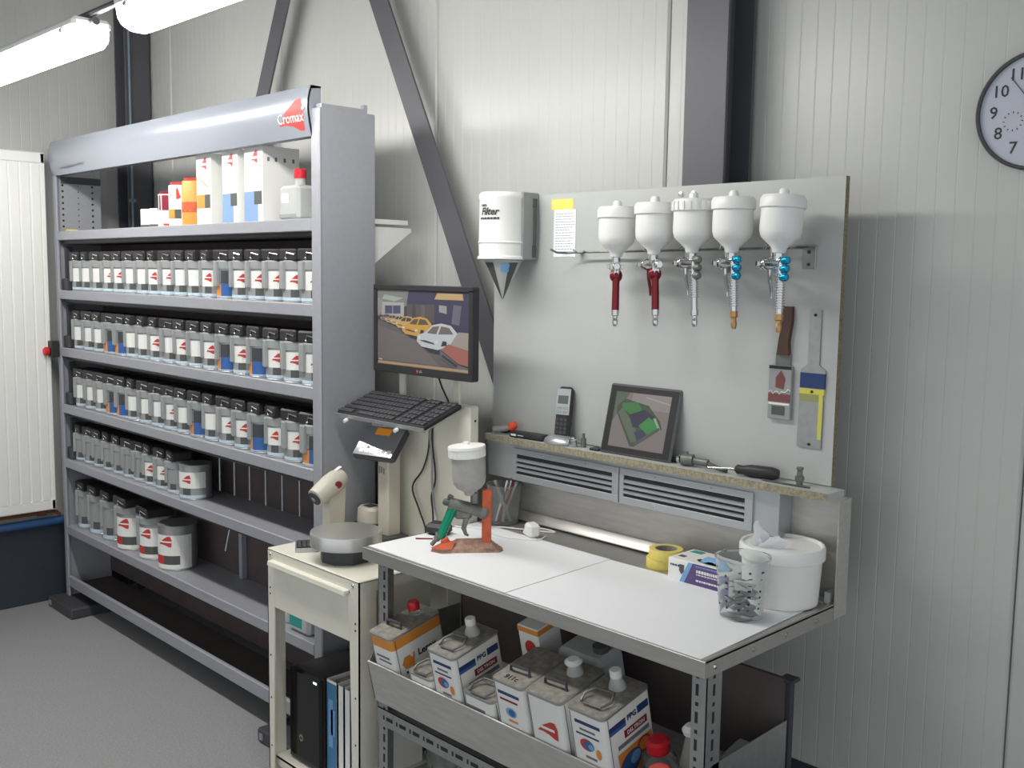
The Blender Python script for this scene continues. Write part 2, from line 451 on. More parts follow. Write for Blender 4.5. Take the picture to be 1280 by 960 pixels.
# lettered logo following the curve of the fascia
lx, lz, ls = -2.868, 2.148, .100
bmx = bmesh.new()
vs = [bmx.verts.new((lx+x*ls*1.94, 0, lz+y*ls)) for x, y in LOGO]
bmx.faces.new(vs); bmesh.ops.triangulate(bmx, faces=bmx.faces)
bmesh.ops.subdivide_edges(bmx, edges=bmx.edges, cuts=5, use_grid_fill=True)
for q in bmx.verts: q.co.y = hdr_y(q.co.z, .0012)
me = bpy.data.meshes.new('logo'); bmx.to_mesh(me); bmx.free(); me.materials.append(M_['red']); me.transform(MW[rk].inverted())
lo = bpy.data.objects.new('logo', me); COL.objects.link(lo); lo.parent = hd; MW[lo] = MW[rk]
def fascia_text(s, size, m, x, z, off, bold=0.):
    me = text_mesh(s, size, 'CENTER', .0002, 0., bold).copy(); me.materials.clear(); me.materials.append(m)
    me.transform(T(x, 0, z) @ FRONT)
    for q in me.vertices: q.co.y = hdr_y(q.co.z, off)+q.co.y
    me.transform(MW[rk].inverted())
    o = bpy.data.objects.new('lettering', me); COL.objects.link(o); o.parent = hd; MW[o] = MW[rk]
fascia_text('Cromax', .046, M_['white'], lx-.026, lz-.008, .0024, 0.)
mb = MB(); x = -4.86; random.seed(3)
while x < -4.60:
    w = random.uniform(.008,.022); z = 2.108+(.004 if x > -4.68 else 0)
    mb.add([(xx, hdr_y(zz, .0012), zz) for xx, zz in ((x,z-.005),(x+w,z-.005),(x+w,z+.005),(x,z+.005))], [(0,1,2,3)]); x += w+.005
mb.build('small_print', M_['textgrey'], rk, kind='stuff')
MB().box(X0+.022, X0+.030, YF+.03, YB-.004, 2.046, 2.078).build('fascia_bracket', M_['dark'], rk)
for i, zt in enumerate(ZT):
    MB().box(X0+.022, X1-.022, YF+.006, YB-.004, zt-.010, zt-.002).box(X0+.036, X1-.048, YF, YF+.012, zt-.042, zt, b=.003).build('shelf', M_['rack'], rk)
MB().box(X0+.022, X1-.022, YF+.02, YB-.004, .100, .106).build('base_deck', M_['darkback'], rk)
MB().box(X0+.030, X1-.030, YF+.002, YF+.02, .098, .152, b=.004).build('base_rail', M_['rack'], rk)
MB().box(X0+.022, X1-.022, YB-.006, YB, .14, 1.78).build('rear_panel', M_['darkback'], rk)
for i in range(5):
    z1 = ZT[i]-.010
    MB().box(X0+.03, X1-.03, YF+.022, YB-.010, z1-.050, z1, b=.006).build('drive_rail', M_['black'], rk)
    if i < 4: MB().box(X0+.026, X0+.092, YF+.018, YF+.10, ZT[i+1]-.001, ZT[i+1]+.055, b=.004).box(X0+.04, X0+.06, YF+.03, YF+.06, ZT[i+1]+.055, ZT[i]-.07).build('drive_gearbox', M_['dark'], rk)
for i in range(7):
    x = -3.60+.1143*i; MB().tube([(x,1.93,ZT[3]-.07),(x,1.93,ZT[3]-.215)], .0035, 6).build('drive_rod', M_['alu'], rk)
for x in (-3.52, -3.10):
    MB().tube([(x,1.93,ZT[4]-.07),(x+.01,1.90,ZT[4]-.17)], .0035, 6).build('drive_rod', M_['alu'], rk)
for x in (-3.62, -3.28):
    MB().box(x-.012, x+.012, YB-.03, YB-.008, .404, .70).build('rear_strut', M_['rack'], rk)
for x0 in (-5.02, -3.052):
    MB().box(x0, x0+.29, 1.762, 2.10, .0, .05, b=.006).box(x0+.02, x0+.04, 1.758, 1.7622, .014, .036, m=1).build('foot', [M_['dark'], M_['grey']], rk)
MB().add([(x,y,z) for x in (-2.775,-2.771) for y, z in ((2.055,1.672),(2.055,1.802),(2.222,1.802),(2.222,1.790))],[(0,1,2,3),(7,6,5,4),(0,4,5,1),(1,5,6,2),(2,6,7,3),(3,7,4,0)]).box(-2.80,-2.768,2.055,2.205,1.812,1.816).box(-2.772,-2.768,2.06,2.205,1.816,1.828).build('rear_bracket', M_['whitep'], rk)
sw = MB().box(-5.012, -4.958, YF-.038, YF, 1.225, 1.302, b=.004).build('stop_switch', M_['black'], rk)
MB().lathe_on((-4.990, YF-.038, 1.252), (-4.990, YF-.06, 1.252), [(.012,0),(.021,.004),(.021,.02),(.014,.026)], 14).build('button', M_['redcap'], sw)

# ---------------------------------------------------------------- tins on the rack
M_['lidgrey'] = mat('grey_lid_plastic', (150,153,153), .5)
def cyl_logo(rr, az, z, w, hh, parent):
    b = bmesh.new()
    b.faces.new([b.verts.new((x*w*1.3+.12*w, y*hh, 0)) for x, y in LOGO]); bmesh.ops.triangulate(b, faces=b.faces)
    bmesh.ops.subdivide_edges(b, edges=b.edges, cuts=3, use_grid_fill=True)
    for q in b.verts:
        a = R(az)+q.co.x/rr; q.co = (rr*math.cos(a), rr*math.sin(a), z+q.co.y)
    me = bpy.data.meshes.new('logo'); b.to_mesh(me); b.free(); me.materials.append(M_['red'])
    o = bpy.data.objects.new('logo', me); COL.objects.link(o); o.parent = parent; MW[o] = MW[parent]
    mb = MB(); r2 = rr+.0004
    for k in range(6):
        a0, a1 = R(az)-w*.5/rr+w*.95/rr*k/6, R(az)-w*.5/rr+w*.95/rr*(k+1)/6
        mb.add([(r2*math.cos(u), r2*math.sin(u), z+zz) for u, zz in ((a0,-.10*hh),(a1,-.10*hh),(a1,.04*hh),(a0,.04*hh))], [(0,1,2,3)])
    mb.build('logo_band', M_['white'], parent, world=False)
def tin_proto(name, style, rad=.053, h=.132, mech=True):
    r = thing(name, '', 'paint tin')
    b = MB().lathe([(rad-.002,0),(rad+.0012,.001),(rad+.0012,.004),(rad-.0006,.006),(rad-.0006,h-.006),(rad+.0012,h-.004),(rad+.0012,h),(rad-.004,h)], 24)
    b.build('body', M_['tinmetal'], r, world=False)
    # printed wrap : columns by azimuth (degrees from +X), rows by height
    az = [-172,-118,-96,-80,-66,-34,-16,20]
    zs = [.008, .14*h, .34*h, .365*h, .80*h]
    mats = [M_['white'], M_['grey'], M_['ltblue'], M_['dkgrey'], M_['blue'], M_['orange'], M_['dark'], M_['red'], M_['tinmetal']]
    if style == 'blue': zs = [.008, .09*h, .44*h, .46*h, .80*h]
    if style in ('white', 'plain'):   rows = [[2]*7, [8,1,1,1,3,1,1], [0]*7, [8,8,0,0,0,0,0]]
    elif style == 'dull':  rows = [[2]*7, [8,1,1,1,3,1,1], [1]*7, [8,8,1,1,1,8,8]]
    elif style == 'blue':  rows = [[2]*7, [6,5,5,4,4,4,4], [6]*7, [8,8,8,6,6,6,6]]
    elif style == 'red':   rows = [[0]*7, [0,7,7,7,3,3,0], [0]*7, [0]*7]
    mb = MB(); rr = rad+.0009
    for j in range(4):
        for i in range(7):
            a0, a1 = R(az[i]), R(az[i+1]); n = max(1, int((az[i+1]-az[i])/12))
            for q in range(n):
                u0, u1 = a0+(a1-a0)*q/n, a0+(a1-a0)*(q+1)/n
                mb.add([(rr*math.cos(u0),rr*math.sin(u0),zs[j]),(rr*math.cos(u1),rr*math.sin(u1),zs[j]),(rr*math.cos(u1),rr*math.sin(u1),zs[j+1]),(rr*math.cos(u0),rr*math.sin(u0),zs[j+1])], [(0,1,2,3)], rows[j][i])
    mb.build('label', mats, r, world=False)
    if style in ('white', 'red'):
        cyl_logo(rad+.0016, -50 if style == 'white' else -60, .60*h if style == 'white' else .66*h, rad*.66 if style == 'white' else rad*.8, .24*h, r)
    if mech:
        MB().lathe([(rad+.0015,h-.022),(rad+.003,h-.020),(rad+.003,h+.006),(rad-.003,h+.011),(0,h+.011)], 24).build('mixing_lid', M_['lidgrey'], r, world=False)
        Q = Matrix.Rotation(R(-108), 4, 'Z')
        MB().box(rad-.004, rad+.011, -.018, .018, .34*h, h+.008, b=.003, M=Q).build('lid_handle', M_['lidgrey'], r, world=False)
        MB().box(-rad*.92, rad*.92, -rad*.95, rad*.8, h+.010, h+.050, b=.006).build('stirrer_drive', M_['black'], r, world=False)
        MB().tube([(rad*.0,-rad*.97,h+.016),(rad*.1,-rad*1.0,h+.036),(rad*.9,-rad*.97,h+.030)], .0028, 6).ball((rad*.0,-rad*.97,h+.018), .005, 8).build('lever', M_['chrome'], r, world=False)
    else:
        MB().lathe([(rad-.003,h-.003),(rad-.003,h-.001),(0,h-.001)], 20).build('lid', M_['tinmetal'], r, world=False)
    return r
proto = {}
def place_tin(style, loc, label, group, rad=.053, h=.132, rz=0., mech=True, name='paint_tin'):
    key = (style, rad, h, mech, name)
    if key not in proto: o = proto[key] = tin_proto(name, style, rad, h, mech)
    else: o = copy_tree(proto[key])
    o.matrix_world = T(*loc) @ Matrix.Rotation(rz, 4, 'Z')
    tag(o, label, 'paint tin', group); return o
ROWS = ['top', 'second', 'third']
BLUE = [{12}, {3,4,12,14}, {3,4,10,14,17}]
LOGOS = [{3,4,7,8,11,13,14,15,16,17}, {7,9,11,13,15,16,17}, {8,12,13,15,16}]
NAMEST = dict(plain='plain white', white='red-marked white', blue='blue-banded dark', dull='dull grey')
for rr in range(3):
    for i in range(18):
        st = 'blue' if i in BLUE[rr] else 'white' if i in LOGOS[rr] else 'plain'
        x = -4.812+.1143*i
        place_tin(st, (x, 1.905, ZT[rr+1]-.002), f'{NAMEST[st]} paint tin, {ORD[i]} from the left in the {ROWS[rr]} row of tins', f'tins in the {ROWS[rr]} row of the rack', rz=R(random.uniform(-14,10)))
for i in range(10):
    st = 'white' if i in (7,8) else 'dull'
    place_tin(st, (-4.86+.1065*i, 1.912, ZT[4]-.002), f'{NAMEST[st]} paint tin, {ORD[i]} from the left in the fourth row of tins', 'tins in the fourth row of the rack', rad=.050, h=.125, rz=R(random.uniform(-12,12)))
place_tin('white', (-3.770, 1.915, ZT[4]-.002), 'wide white tin without a dark lid, alone at the right end of the fourth row', 'tins in the fourth row of the rack', rad=.064, h=.140, rz=R(-12), mech=False, name='wide_paint_tin')
for i, (x, st, rad, h) in enumerate(((-4.865,'dull',.06,.175),(-4.725,'dull',.06,.175),(-4.575,'dull',.06,.175),(-4.375,'red',.078,.185),(-4.165,'red',.07,.175),(-3.962,'red',.080,.188))):
    lab = 'large grey tin' if st == 'dull' else 'large red-banded tin'
    place_tin(st, (x, 1.925, ZT[5]-.002), f'{lab}, {ORD[i]} from the left in the lowest row of tins', 'large tins in the lowest row of the rack', rad=rad, h=h, rz=R(-4), mech=(i != 5), name='large_paint_tin')
# things on the top shelf
zt = ZT[0]-.002
def small_can(name, x, y, rad, h, parts, label, cat='can', group=None, lid=None):
    r = thing(name, label, cat, (x,y,zt), group=group)
    MB().lathe([(rad-.002,0),(rad,.002),(rad,h-.003),(rad-.002,h)], 20).build('body', M_[parts[0]], r, world=False)
    for (m, z0, z1, a0, a1) in parts[1:]:
        MB().lathe([(rad+.0006,z0),(rad+.0006,z1)], 10, 0, None, R(a0), R(a1)).build('label', M_[m], r, world=False)
    if lid: MB().lathe([(rad*.8,h-.002),(rad*.85,h+.012),(0,h+.014)], 16).build('lid', M_[lid], r, world=False)
    return r
small_can('small_can', -4.10, 1.90, .036, .078, ['white',('dkgrey',.004,.014,-170,10)], 'small white can, leftmost thing standing on the top shelf', group='small white cans on the top shelf')
small_can('small_can', -4.02, 1.90, .036, .078, ['white',('dkgrey',.004,.014,-170,10)], 'small white can, second from the left on the top shelf', group='small white cans on the top shelf')
small_can('small_can', -3.925, 1.905, .047, .130, ['white',('maroon',.066,.126,-175,60),('red',.006,.014,-60,0)], 'white can with a dark red upper band on the top shelf', lid='maroon')
c = small_can('white_and_orange_can', -3.812, 1.90, .050, .160, ['white',('orange',.03,.066,-170,-60),('dkgrey',.03,.066,-60,-30)], 'white can with an orange lower band and red arrow on the top shelf', lid='red')
MB().add([(.0515*math.cos(R(a)),.0515*math.sin(R(a)),z) for a, z in ((-85,.118),(-45,.150),(-45,.104),(-30,.112))], [(0,2,1),(1,2,3)]).build('logo', M_['red'], c, world=False)
small_can('orange_can', -3.70, 1.90, .050, .170, ['orange',('rustorange',.05,.09,-170,10)], 'plain orange can beside the tall white box on the top shelf', lid='red')
def tall_box(x0, x1, y0, y1, h, low, label):
    r = thing('tall_carton', label, 'box', ((x0+x1)/2, (y0+y1)/2, zt), group='tall white cartons on the top shelf')
    MB().box(x0,x1,y0,y1,zt,zt+h,b=.002).build('body', M_['white'], r)
    w = x1-x0; y = y0-.0006
    mb = MB()
    if low == 'orange':
        mb.box(x0+.004,x0+w*.58,y,y0,zt+.062,zt+.112,m=0).box(x0+w*.58,x1-.006,y,y0,zt+.062,zt+.112,m=1)
        pts = []
        for i in range(9):
            t = i/8; pts.append((x0+.003+w*.8*t, zt+.205-.07*t**.6))
        for (xa,za),(xb,zb) in zip(pts, pts[1:]): mb.add([(xa,y,za),(xb,y,zb),(xb,y,zb+.006),(xa,y,za+.006)], [(0,1,2,3)], 0)
    else:
        mb.box(x0+.002,x0+w*.55,y,y0,zt+.004,zt+.108,m=0).box(x0+w*.55,x1-.004,y,y0,zt+.062,zt+.108,m=1).box(x0+w*.55,x1-.03,y,y0,zt+.004,zt+.062,m=0)
    mb.build('print', [M_['orange' if low == 'orange' else 'midblue'], M_['dkgrey']], r)
    cx, cz, s = x1-.045, zt+h-.035, .045
    MB().add([(cx+a*s*1.2, y-.0003, cz+b*s) for a, b in LOGO], [tuple(range(len(LOGO)))]).build('logo', M_['red'], r)
    MB().box(cx-.026, cx+.01, y-.0008, y-.0004, cz-.008, cz+.001).build('logo_band', M_['white'], r)
    return r
tall_box(-3.622,-3.510,1.865,1.985,.262,'orange','tall white carton with an orange and grey lower block on the top shelf')
tall_box(-3.425,-3.315,1.865,1.985,.262,'blue','left of the two tall white cartons with blue lower blocks')
c = tall_box(-3.268,-3.145,1.865,2.015,.262,'blue','right of the two tall white cartons with blue lower blocks')
mb = MB()
for i, y in enumerate((1.885,1.915,1.95,1.985)): mb.box(-3.145,-3.1444,y,y+.009,zt+.210,zt+.224)
mb.build('small_print', M_['textgrey'], c, kind='stuff')
r = thing('clear_bottle', 'clear square bottle with a red cap at the right end of the top shelf', 'bottle', (-2.985, 1.905, zt))
MB().box(-3.045,-2.925,1.865,1.945,zt,zt+.118,b=.012).lathe([(.018,0),(.018,.03)],16,0,T(-2.97,1.905,zt+.116)).build('body', M_['milky'], r)
MB().lathe([(.021,0),(.021,.028),(.018,.031),(0,.031)],16,0,T(-2.97,1.905,zt+.142)).build('cap', M_['redcap'], r)
MB().box(-3.035,-2.935,1.8643,1.8652,zt+.012,zt+.022).box(-3.02,-2.98,1.8643,1.8652,zt+.06,zt+.09,m=1).build('label', [M_['grey'], M_['white']], r)
solo(MB().prism([(-4.93,1.87),(-4.888,1.867),(-4.885,1.91),(-4.928,1.912)], zt, zt+.012), 'yellow_notepad', M_['sticky'], 'small yellow pad lying at the left end of the top shelf', 'notepad')
# things at the right end of the lowest shelf, seen past the cart
zb = ZT[5]-.002
r = thing('spray_bottle', 'white spray bottle with a black trigger at the right end of the lowest tin shelf', 'bottle', (-3.06, 1.915, zb))
MB().lathe([(.036,0),(.04,.004),(.04,.11),(.03,.14),(.015,.155),(.015,.165)],18,0,T(-3.06,1.915,zb)).build('body', M_['milky'], r)
MB().box(-3.105,-3.035,1.900,1.930,zb+.165,zb+.20,b=.006).box(-3.112,-3.098,1.905,1.925,zb+.118,zb+.18,b=.004).build('trigger', M_['black'], r)
r = thing('green_label_bottle', 'white square bottle with a teal green label seen through the cart legs', 'bottle', (-2.935, 1.90, zb))
MB().box(-2.995,-2.865,1.855,1.95,zb,zb+.115,b=.012).lathe([(.018,0),(.018,.02)],14,0,T(-2.93,1.90,zb+.113)).build('body', M_['milky'], r)
MB().lathe([(.021,0),(.021,.022),(0,.024)],14,0,T(-2.93,1.90,zb+.13)).build('cap', M_['whitep'], r)
MB().box(-2.982,-2.905,1.8545,1.8553,zb+.02,zb+.085).build('label', M_['greenp'], r)

# ================================================================ TOOL BOARD
def board_box(mb, x0, x1, y0, y1, z0, z1, mf, ms):
    return mb.add([(x0,y0,z0),(x1,y0,z0),(x1,y1,z0),(x0,y1,z0),(x0,y0,z1),(x1,y0,z1),(x1,y1,z1),(x0,y1,z1)],
                  [(0,3,2,1),(4,5,6,7),(0,1,5,4),(1,2,6,5),(2,3,7,6),(3,0,4,7)], [ms,ms,mf,ms,mf,ms])
YBD = 2.176
bd = thing('tool_board', 'large grey board with raw chipboard edges mounted on the wall above the bench', 'board', (-1.72, 2.185, 1.165))
board_box(MB(), -2.300, -1.140, YBD, 2.194, 1.165, 1.884, 0, 1).build('panel', [M_['board'], M_['chipd']], bd)
for x in (-1.598, -1.558):
    MB().lathe_on((x,YBD,1.863),(x,YBD-.006,1.863),[(.007,0),(.006,.004),(0,.0055)],12).build('screw', M_['chrome'], bd)
sh = thing('chipboard_shelf', 'narrow grey shelf with a raw chipboard front edge above the vents', 'shelf', (-1.68, 2.145, 1.144))
mb = MB(); x0,x1,y0,y1,z0,z1 = -2.252,-1.106,2.098,2.1755,1.144,1.163
mb.add([(x0,y0,z0),(x1,y0,z0),(x1,y1,z0),(x0,y1,z0),(x0,y0,z1),(x1,y0,z1),(x1,y1,z1),(x0,y1,z1)],
       [(0,3,2,1),(4,5,6,7),(0,1,5,4),(1,2,6,5),(2,3,7,6),(3,0,4,7)], [0,0,1,0,0,0]).build('plank', [M_['board'], M_['chip']], sh)

# ---------------------------------------------------------------- spray guns on the rod
rl = thing('hanging_rod', 'thin metal rod with a bent end carrying the spray guns on the board', 'rod', (-1.58, 2.146, 1.70))
pts = [(-1.99,2.10,1.722),(-1.975,2.11,1.713),(-1.958,2.135,1.712),(-1.93,2.143,1.714)]+[(-1.9+.1*i,2.146,1.7145+.001*i) for i in range(8)]
MB().tube(pts, .0035, 6).tube([(-1.945,2.146,1.722),(-1.93,2.138,1.716),(-1.915,2.15,1.712),(-1.90,2.140,1.717),(-1.885,2.15,1.713),(-1.87,2.146,1.716)], .002, 6).build('rod', M_['gunmetal'], rl)
MB().box(-1.239,-1.205,YBD-.004,YBD,1.673,1.728,b=.001).box(-1.239,-1.205,2.138,YBD-.003,1.724,1.728).build('end_plate', M_['galv'], rl)
MB().box(-1.945,-1.93,2.146,YBD,1.712,1.717).build('stay', M_['gunmetal'], rl)
for z in (1.683, 1.712): MB().cyl((-1.222,YBD-.0065,z),(-1.222,YBD-.003,z),.004).build('screw', M_['dark'], rl)
def spray_gun(x, z, rz, kind, label, tilt=0., ribbed_lid=False, y=2.076):
    r = thing('spray_gun', label, 'spray gun', group='spray guns hanging on the board', rot=(T(x,y,z) @ Matrix.Rotation(rz,4,'Z') @ Matrix.Rotation(tilt,4,'Y')).to_3x3())
    E = T(x,y,z) @ Matrix.Rotation(rz,4,'Z') @ Matrix.Rotation(tilt,4,'Y'); r.matrix_world = E; MW[r] = E
    # z = 0 at the lid top, barrel to +y
    MB().lathe([(.006,-.137),(.015,-.132),(.018,-.121),(.034,-.107),(.044,-.097),(.0480,-.084),(.0485,-.070),(.0475,-.028),(0,-.028)], 24).build('cup', M_['cupwhite'], r, world=False)
    lidp = MB().lathe([(.0495,-.033),(.0525,-.031),(.0525,-.012),(.047,-.003),(.012,0),(.011,.009),(.008,.013),(0,.013)], 24)
    if ribbed_lid:
        for i in range(20):
            a = 2*math.pi*i/20; lidp.box(-.003,.003,.050,.0545,-.031,-.010,M=Matrix.Rotation(a,4,'Z'))
    lidp.build('lid', M_['cupwhite'], r, world=False)
    bm_ = {'red': M_['redano'], 'chrome': M_['chrome'], 'blue': M_['chrome']}[kind]
    MB().cyl((0,0,-.150),(0,0,-.128),.0115,seg=12).cyl((0,-.022,-.158),(0,.040,-.158),.013,seg=14).box(-.010,.010,-.026,.004,-.185,-.150,b=.004).build('body', M_['chrome'], r, world=False)
    MB().lathe_on((0,.040,-.158),(0,.062,-.158),[(.015,0),(.017,.004),(.017,.014),(.011,.022)],16).box(-.022,-.014,.052,.064,-.164,-.152,b=.001).box(.014,.022,.052,.064,-.164,-.152,b=.001).build('nozzle', M_['chrome'], r, world=False)
    MB().tube([(0,.026,-.145),(0,.034,-.170),(0,.030,-.195),(0,.018,-.220),(0,.016,-.238)], [.005,.0055,.005,.004,.003], 8).build('trigger', M_['chrome'] if kind != 'red' else M_['redano'], r, world=False)
    MB().tube([(0,.030,-.148),(0,.034,-.120),(0,.055,-.112),(0,.066,-.122)], .0035, 6).build('hook', M_['chrome'], r, world=False)
    hb, ht = (0,-.024,-.272), (0,-.014,-.168)
    if kind == 'red':
        MB().tube([ht,(0,-.018,-.205),hb],[.012,.0095,.0100],12).ball((0,-.014,-.182),.017,14,sc=(1,.8,1.1)).build('handle', bm_, r, world=False)
        MB().lathe_on((0,-.022,-.158),(0,-.046,-.158),[(.010,0),(.011,.003),(.011,.02),(.008,.024),(0,.024)],14).build('fan_knob', M_['chrome'], r, world=False)
    else:
        h = MB().tube([ht,(0,-.018,-.205),hb],.0078,12)
        for i in range(13 if kind == 'blue' else 10):
            t = .18+.75*i/13; c = Vector(ht).lerp(Vector(hb), t); d = (Vector(hb)-Vector(ht)).normalized()
            h.lathe_on(c-d*.0018, c+d*.0018, [(.0080,0),(.0118,.0009),(.0118,.0027),(.0080,.0036)], 12)
        h.build('handle', bm_, r, world=False)
        km = M_['blueano'] if kind == 'blue' else M_['gunmetal']
        for i in range(3):
            zz = -.150-.019*i
            MB().lathe_on((0,-.020,zz),(0,-.044,zz),[(.007,0),(.0095,.003),(.0095,.018),(.006,.023),(0,.024)],14).build('adjusting_knob', km, r, world=False)
    fm = M_['brass'] if kind == 'blue' else M_['chrome']
    d = (Vector(hb)-Vector(ht)).normalized(); c = Vector(hb)
    MB().lathe_on(c, c+d*.042, [(.010,0),(.010,.014),(.0065,.016),(.0065,.024),(.0075,.027),(.0075,.033),(.005,.042)],8 if kind == 'blue' else 12).build('air_fitting', fm, r, world=False)
    return r
spray_gun(-1.728, 1.832, R(42), 'red', 'leftmost spray gun on the board, dark red handle seen from behind')
spray_gun(-1.605, 1.838, R(58), 'red', 'second spray gun from the left, with a dark red handle and trigger')
spray_gun(-1.487, 1.842, R(62), 'chrome', 'middle spray gun on the board, plain silver with a ribbed cup lid', ribbed_lid=True)
spray_gun(-1.372, 1.842, R(58), 'blue', 'spray gun with blue knobs, second from the right on the board')
spray_gun(-1.238, 1.840, R(62), 'blue', 'rightmost spray gun with blue knobs and a slightly tilted cup', tilt=R(3))

# strainer dispenser
r = thing('strainer_dispenser', 'white cylindrical paper strainer dispenser at the left end of the board', 'dispenser', (-2.185, 2.10, 1.575))
CX, CY = -2.185, 2.098
MB().lathe([(.066,1.692),(.0745,1.694),(.0745,1.700),(.0695,1.704),(.0705,1.738),(.0735,1.742),(.0705,1.746),(.0690,1.868),(.0715,1.872),(.0715,1.880),(.066,1.888),(.0,1.889)], 32, 0, T(CX,CY,0)).build('drum', M_['whitep'], r)
MB().box(CX+.040, CX+.074, CY+.01, YBD, 1.693, 1.889, b=.003).box(CX-.05, CX+.05, YBD-.012, YBD, 1.70, 1.885).build('mount', M_['grey'], r)
MB().box(CX+.0735, CX+.078, CY+.05, CY+.066, 1.70, 1.735, b=.001).box(CX+.0735, CX+.078, CY+.05, CY+.066, 1.845, 1.872, b=.001).box(CX+.0735, CX+.082, CY+.054, CY+.060, 1.735, 1.845).build('clasp', M_['dkgrey'], r)
mb = MB()
cone = [(.0,1.572),(.058,1.690)]
mb.lathe(cone, 20, 0, T(CX+.004,CY,0)).build('paper_strainer', M_['milky'], r)
for i,(a0,a1,zb0) in enumerate(((-116,-76,1.0),(-26,8,1.0))):
    MB().lathe([(.003,1.577),(.0555,1.684)], 6, 0, T(CX+.004,CY,0), R(a0), R(a1)).build('strainer_mesh', M_['dkgrey'], r)
MB().lathe([(.0435,1.656),(.0555,1.680)], 4, 0, T(CX+.006,CY-.001,0), R(-52), R(-24)).build('strainer_print', M_['skyblue'], r)
for s_, sz, dz, b_ in (('Filter', .029, 1.830, .0008),):
    me = text_mesh(s_, sz, 'CENTER', .0002, .3, b_).copy(); me.materials.clear(); me.materials.append(M_['textdark'])
    for q in me.vertices:
        a = R(-80)+q.co.x/.071; rr_ = .0712+q.co.z
        q.co = (CX+rr_*math.cos(a), CY+rr_*math.sin(a), dz+q.co.y)
    me.transform(MW[r].inverted()); o = bpy.data.objects.new('lettering', me); COL.objects.link(o); o.parent = r; MW[o] = MW[r]

mb = MB(); rr_ = .0712
for z, a0, a1 in ((1.811,-108,-56),(1.8485,-104,-90)):
    a = a0
    while a < a1:
        w = random.uniform(4,8); mb.add([(CX+rr_*math.cos(R(q)),CY+rr_*math.sin(R(q)),z+e) for q, e in ((a,-.003),(a+w,-.003),(a+w,.003),(a,.003))],[(0,1,2,3)]); a += w+1.5
mb.build('small_print', M_['textdark'], r, kind='stuff')
# note and sticky note
r = thing('note_sheet', 'narrow handwritten note sheet stuck to the board under a yellow sticky', 'note', (-2.006, 2.174, 1.70))
MB().box(-2.049,-1.963,YBD-.0016,YBD-.0006,1.702,1.838).build('sheet', M_['paper'], r)
mb = MB()
for i in range(15):
    x = -2.042; z = 1.826-.0078*i
    while x < -1.985+random.random()*.016:
        w = random.uniform(.004,.012); mb.box(x,x+w,YBD-.0018,YBD-.0016,z-.0006,z+.0008); x += w+.003
mb.build('handwriting', M_['textgrey'], r, kind='stuff')
solo(MB().box(-2.060,-1.975,YBD-.0008,YBD,1.8375,1.868).prism([(-2.060,-YBD),(-2.0,-YBD),(-2.0,-YBD+.001),(-2.060,-YBD+.001)],0,0.0001), 'sticky_note', M_['sticky'], 'yellow sticky note above the handwritten note sheet', 'note') if False else solo(MB().box(-2.060,-1.975,YBD-.0012,YBD,1.8385,1.868), 'sticky_note', M_['sticky'], 'yellow sticky note above the handwritten note sheet', 'note')

# scraper with brown handle
r = thing('scraper', 'brown handled scraper in a printed sleeve hanging on the board', 'scraper', (-1.275, 2.17, 1.307))
Y0 = YBD-.014
MB().add([(x,y,z) for y in (Y0,YBD-.001) for x, z in ((-1.278,1.583),(-1.256,1.583),(-1.255,1.55),(-1.262,1.50),(-1.260,1.466),(-1.292,1.466),(-1.288,1.50),(-1.280,1.55))],
     [(0,1,2,3,4,5,6,7),(15,14,13,12,11,10,9,8)]+[(i,(i+1)%8,8+(i+1)%8,8+i) for i in range(8)]).build('handle', M_['wood'], r)
MB().box(-1.298,-1.258,YBD-.006,YBD-.001,1.438,1.470,b=.001).build('ferrule', M_['gunmetal'], r)
MB().box(-1.312,-1.250,YBD-.011,YBD,1.310,1.440,b=.0015).build('sleeve', M_['grey'], r)
MB().box(-1.311,-1.251,YBD-.0118,YBD-.011,1.352,1.372,m=0).box(-1.311,-1.251,YBD-.0118,YBD-.011,1.432,1.4395,m=1).prism([(-.012,-.018),(.010,-.022),(.014,.004),(.002,.024),(-.012,.006)],.0,.0006,m=0,M=T(-1.280,YBD-.0112,1.405)@FRONT).box(-1.300,-1.265,YBD-.0118,YBD-.011,1.320,1.342,m=2).build('print', [mat('faded_maroon',(118,72,70),.5),M_['ink'],M_['dkgrey']], r)
MB().tube([(-1.309+.0058*i, YBD-.0124, 1.375+.004*math.sin(i*2.2)+(.006 if i > 7 else 0)) for i in range(11)], .0012, 5).build('scribble', M_['white'], r)
MB().box(-1.309,-1.253,YBD-.0122,YBD-.0118,1.345,1.350).build('white_line', M_['white'], r)
# filling spatula
r = thing('filling_spatula', 'long metal spatula with blue and yellow bands near the right board edge', 'spatula', (-1.197, 2.17, 1.249))
def plate(mb, pts, y0, y1, m=0):
    k = len(pts); return mb.add([(x,y0,z) for x, z in pts]+[(x,y1,z) for x, z in pts], [tuple(range(k)),tuple(range(k,2*k))[::-1]]+[(i,(i+1)%k,k+(i+1)%k,k+i) for i in range(k)], m)
plate(MB(), [(-1.213,1.578),(-1.183,1.578),(-1.183,1.448),(-1.166,1.436),(-1.166,1.428),(-1.230,1.428),(-1.230,1.436),(-1.213,1.448)], YBD-.004, YBD).build('handle', M_['galv'], r)
plate(MB(), [(-1.230,1.428),(-1.166,1.428),(-1.166,1.392),(-1.230,1.392)], YBD-.006, YBD).build('blue_band', M_['navy'], r)
plate(MB(), [(-1.231,1.392),(-1.167,1.392),(-1.167,1.378),(-1.231,1.378)], YBD-.005, YBD).box(-1.180,-1.170,YBD-.0047,YBD-.003,1.272,1.379).build('yellow_band', mat('faded_yellow',(206,202,92),.6), r)
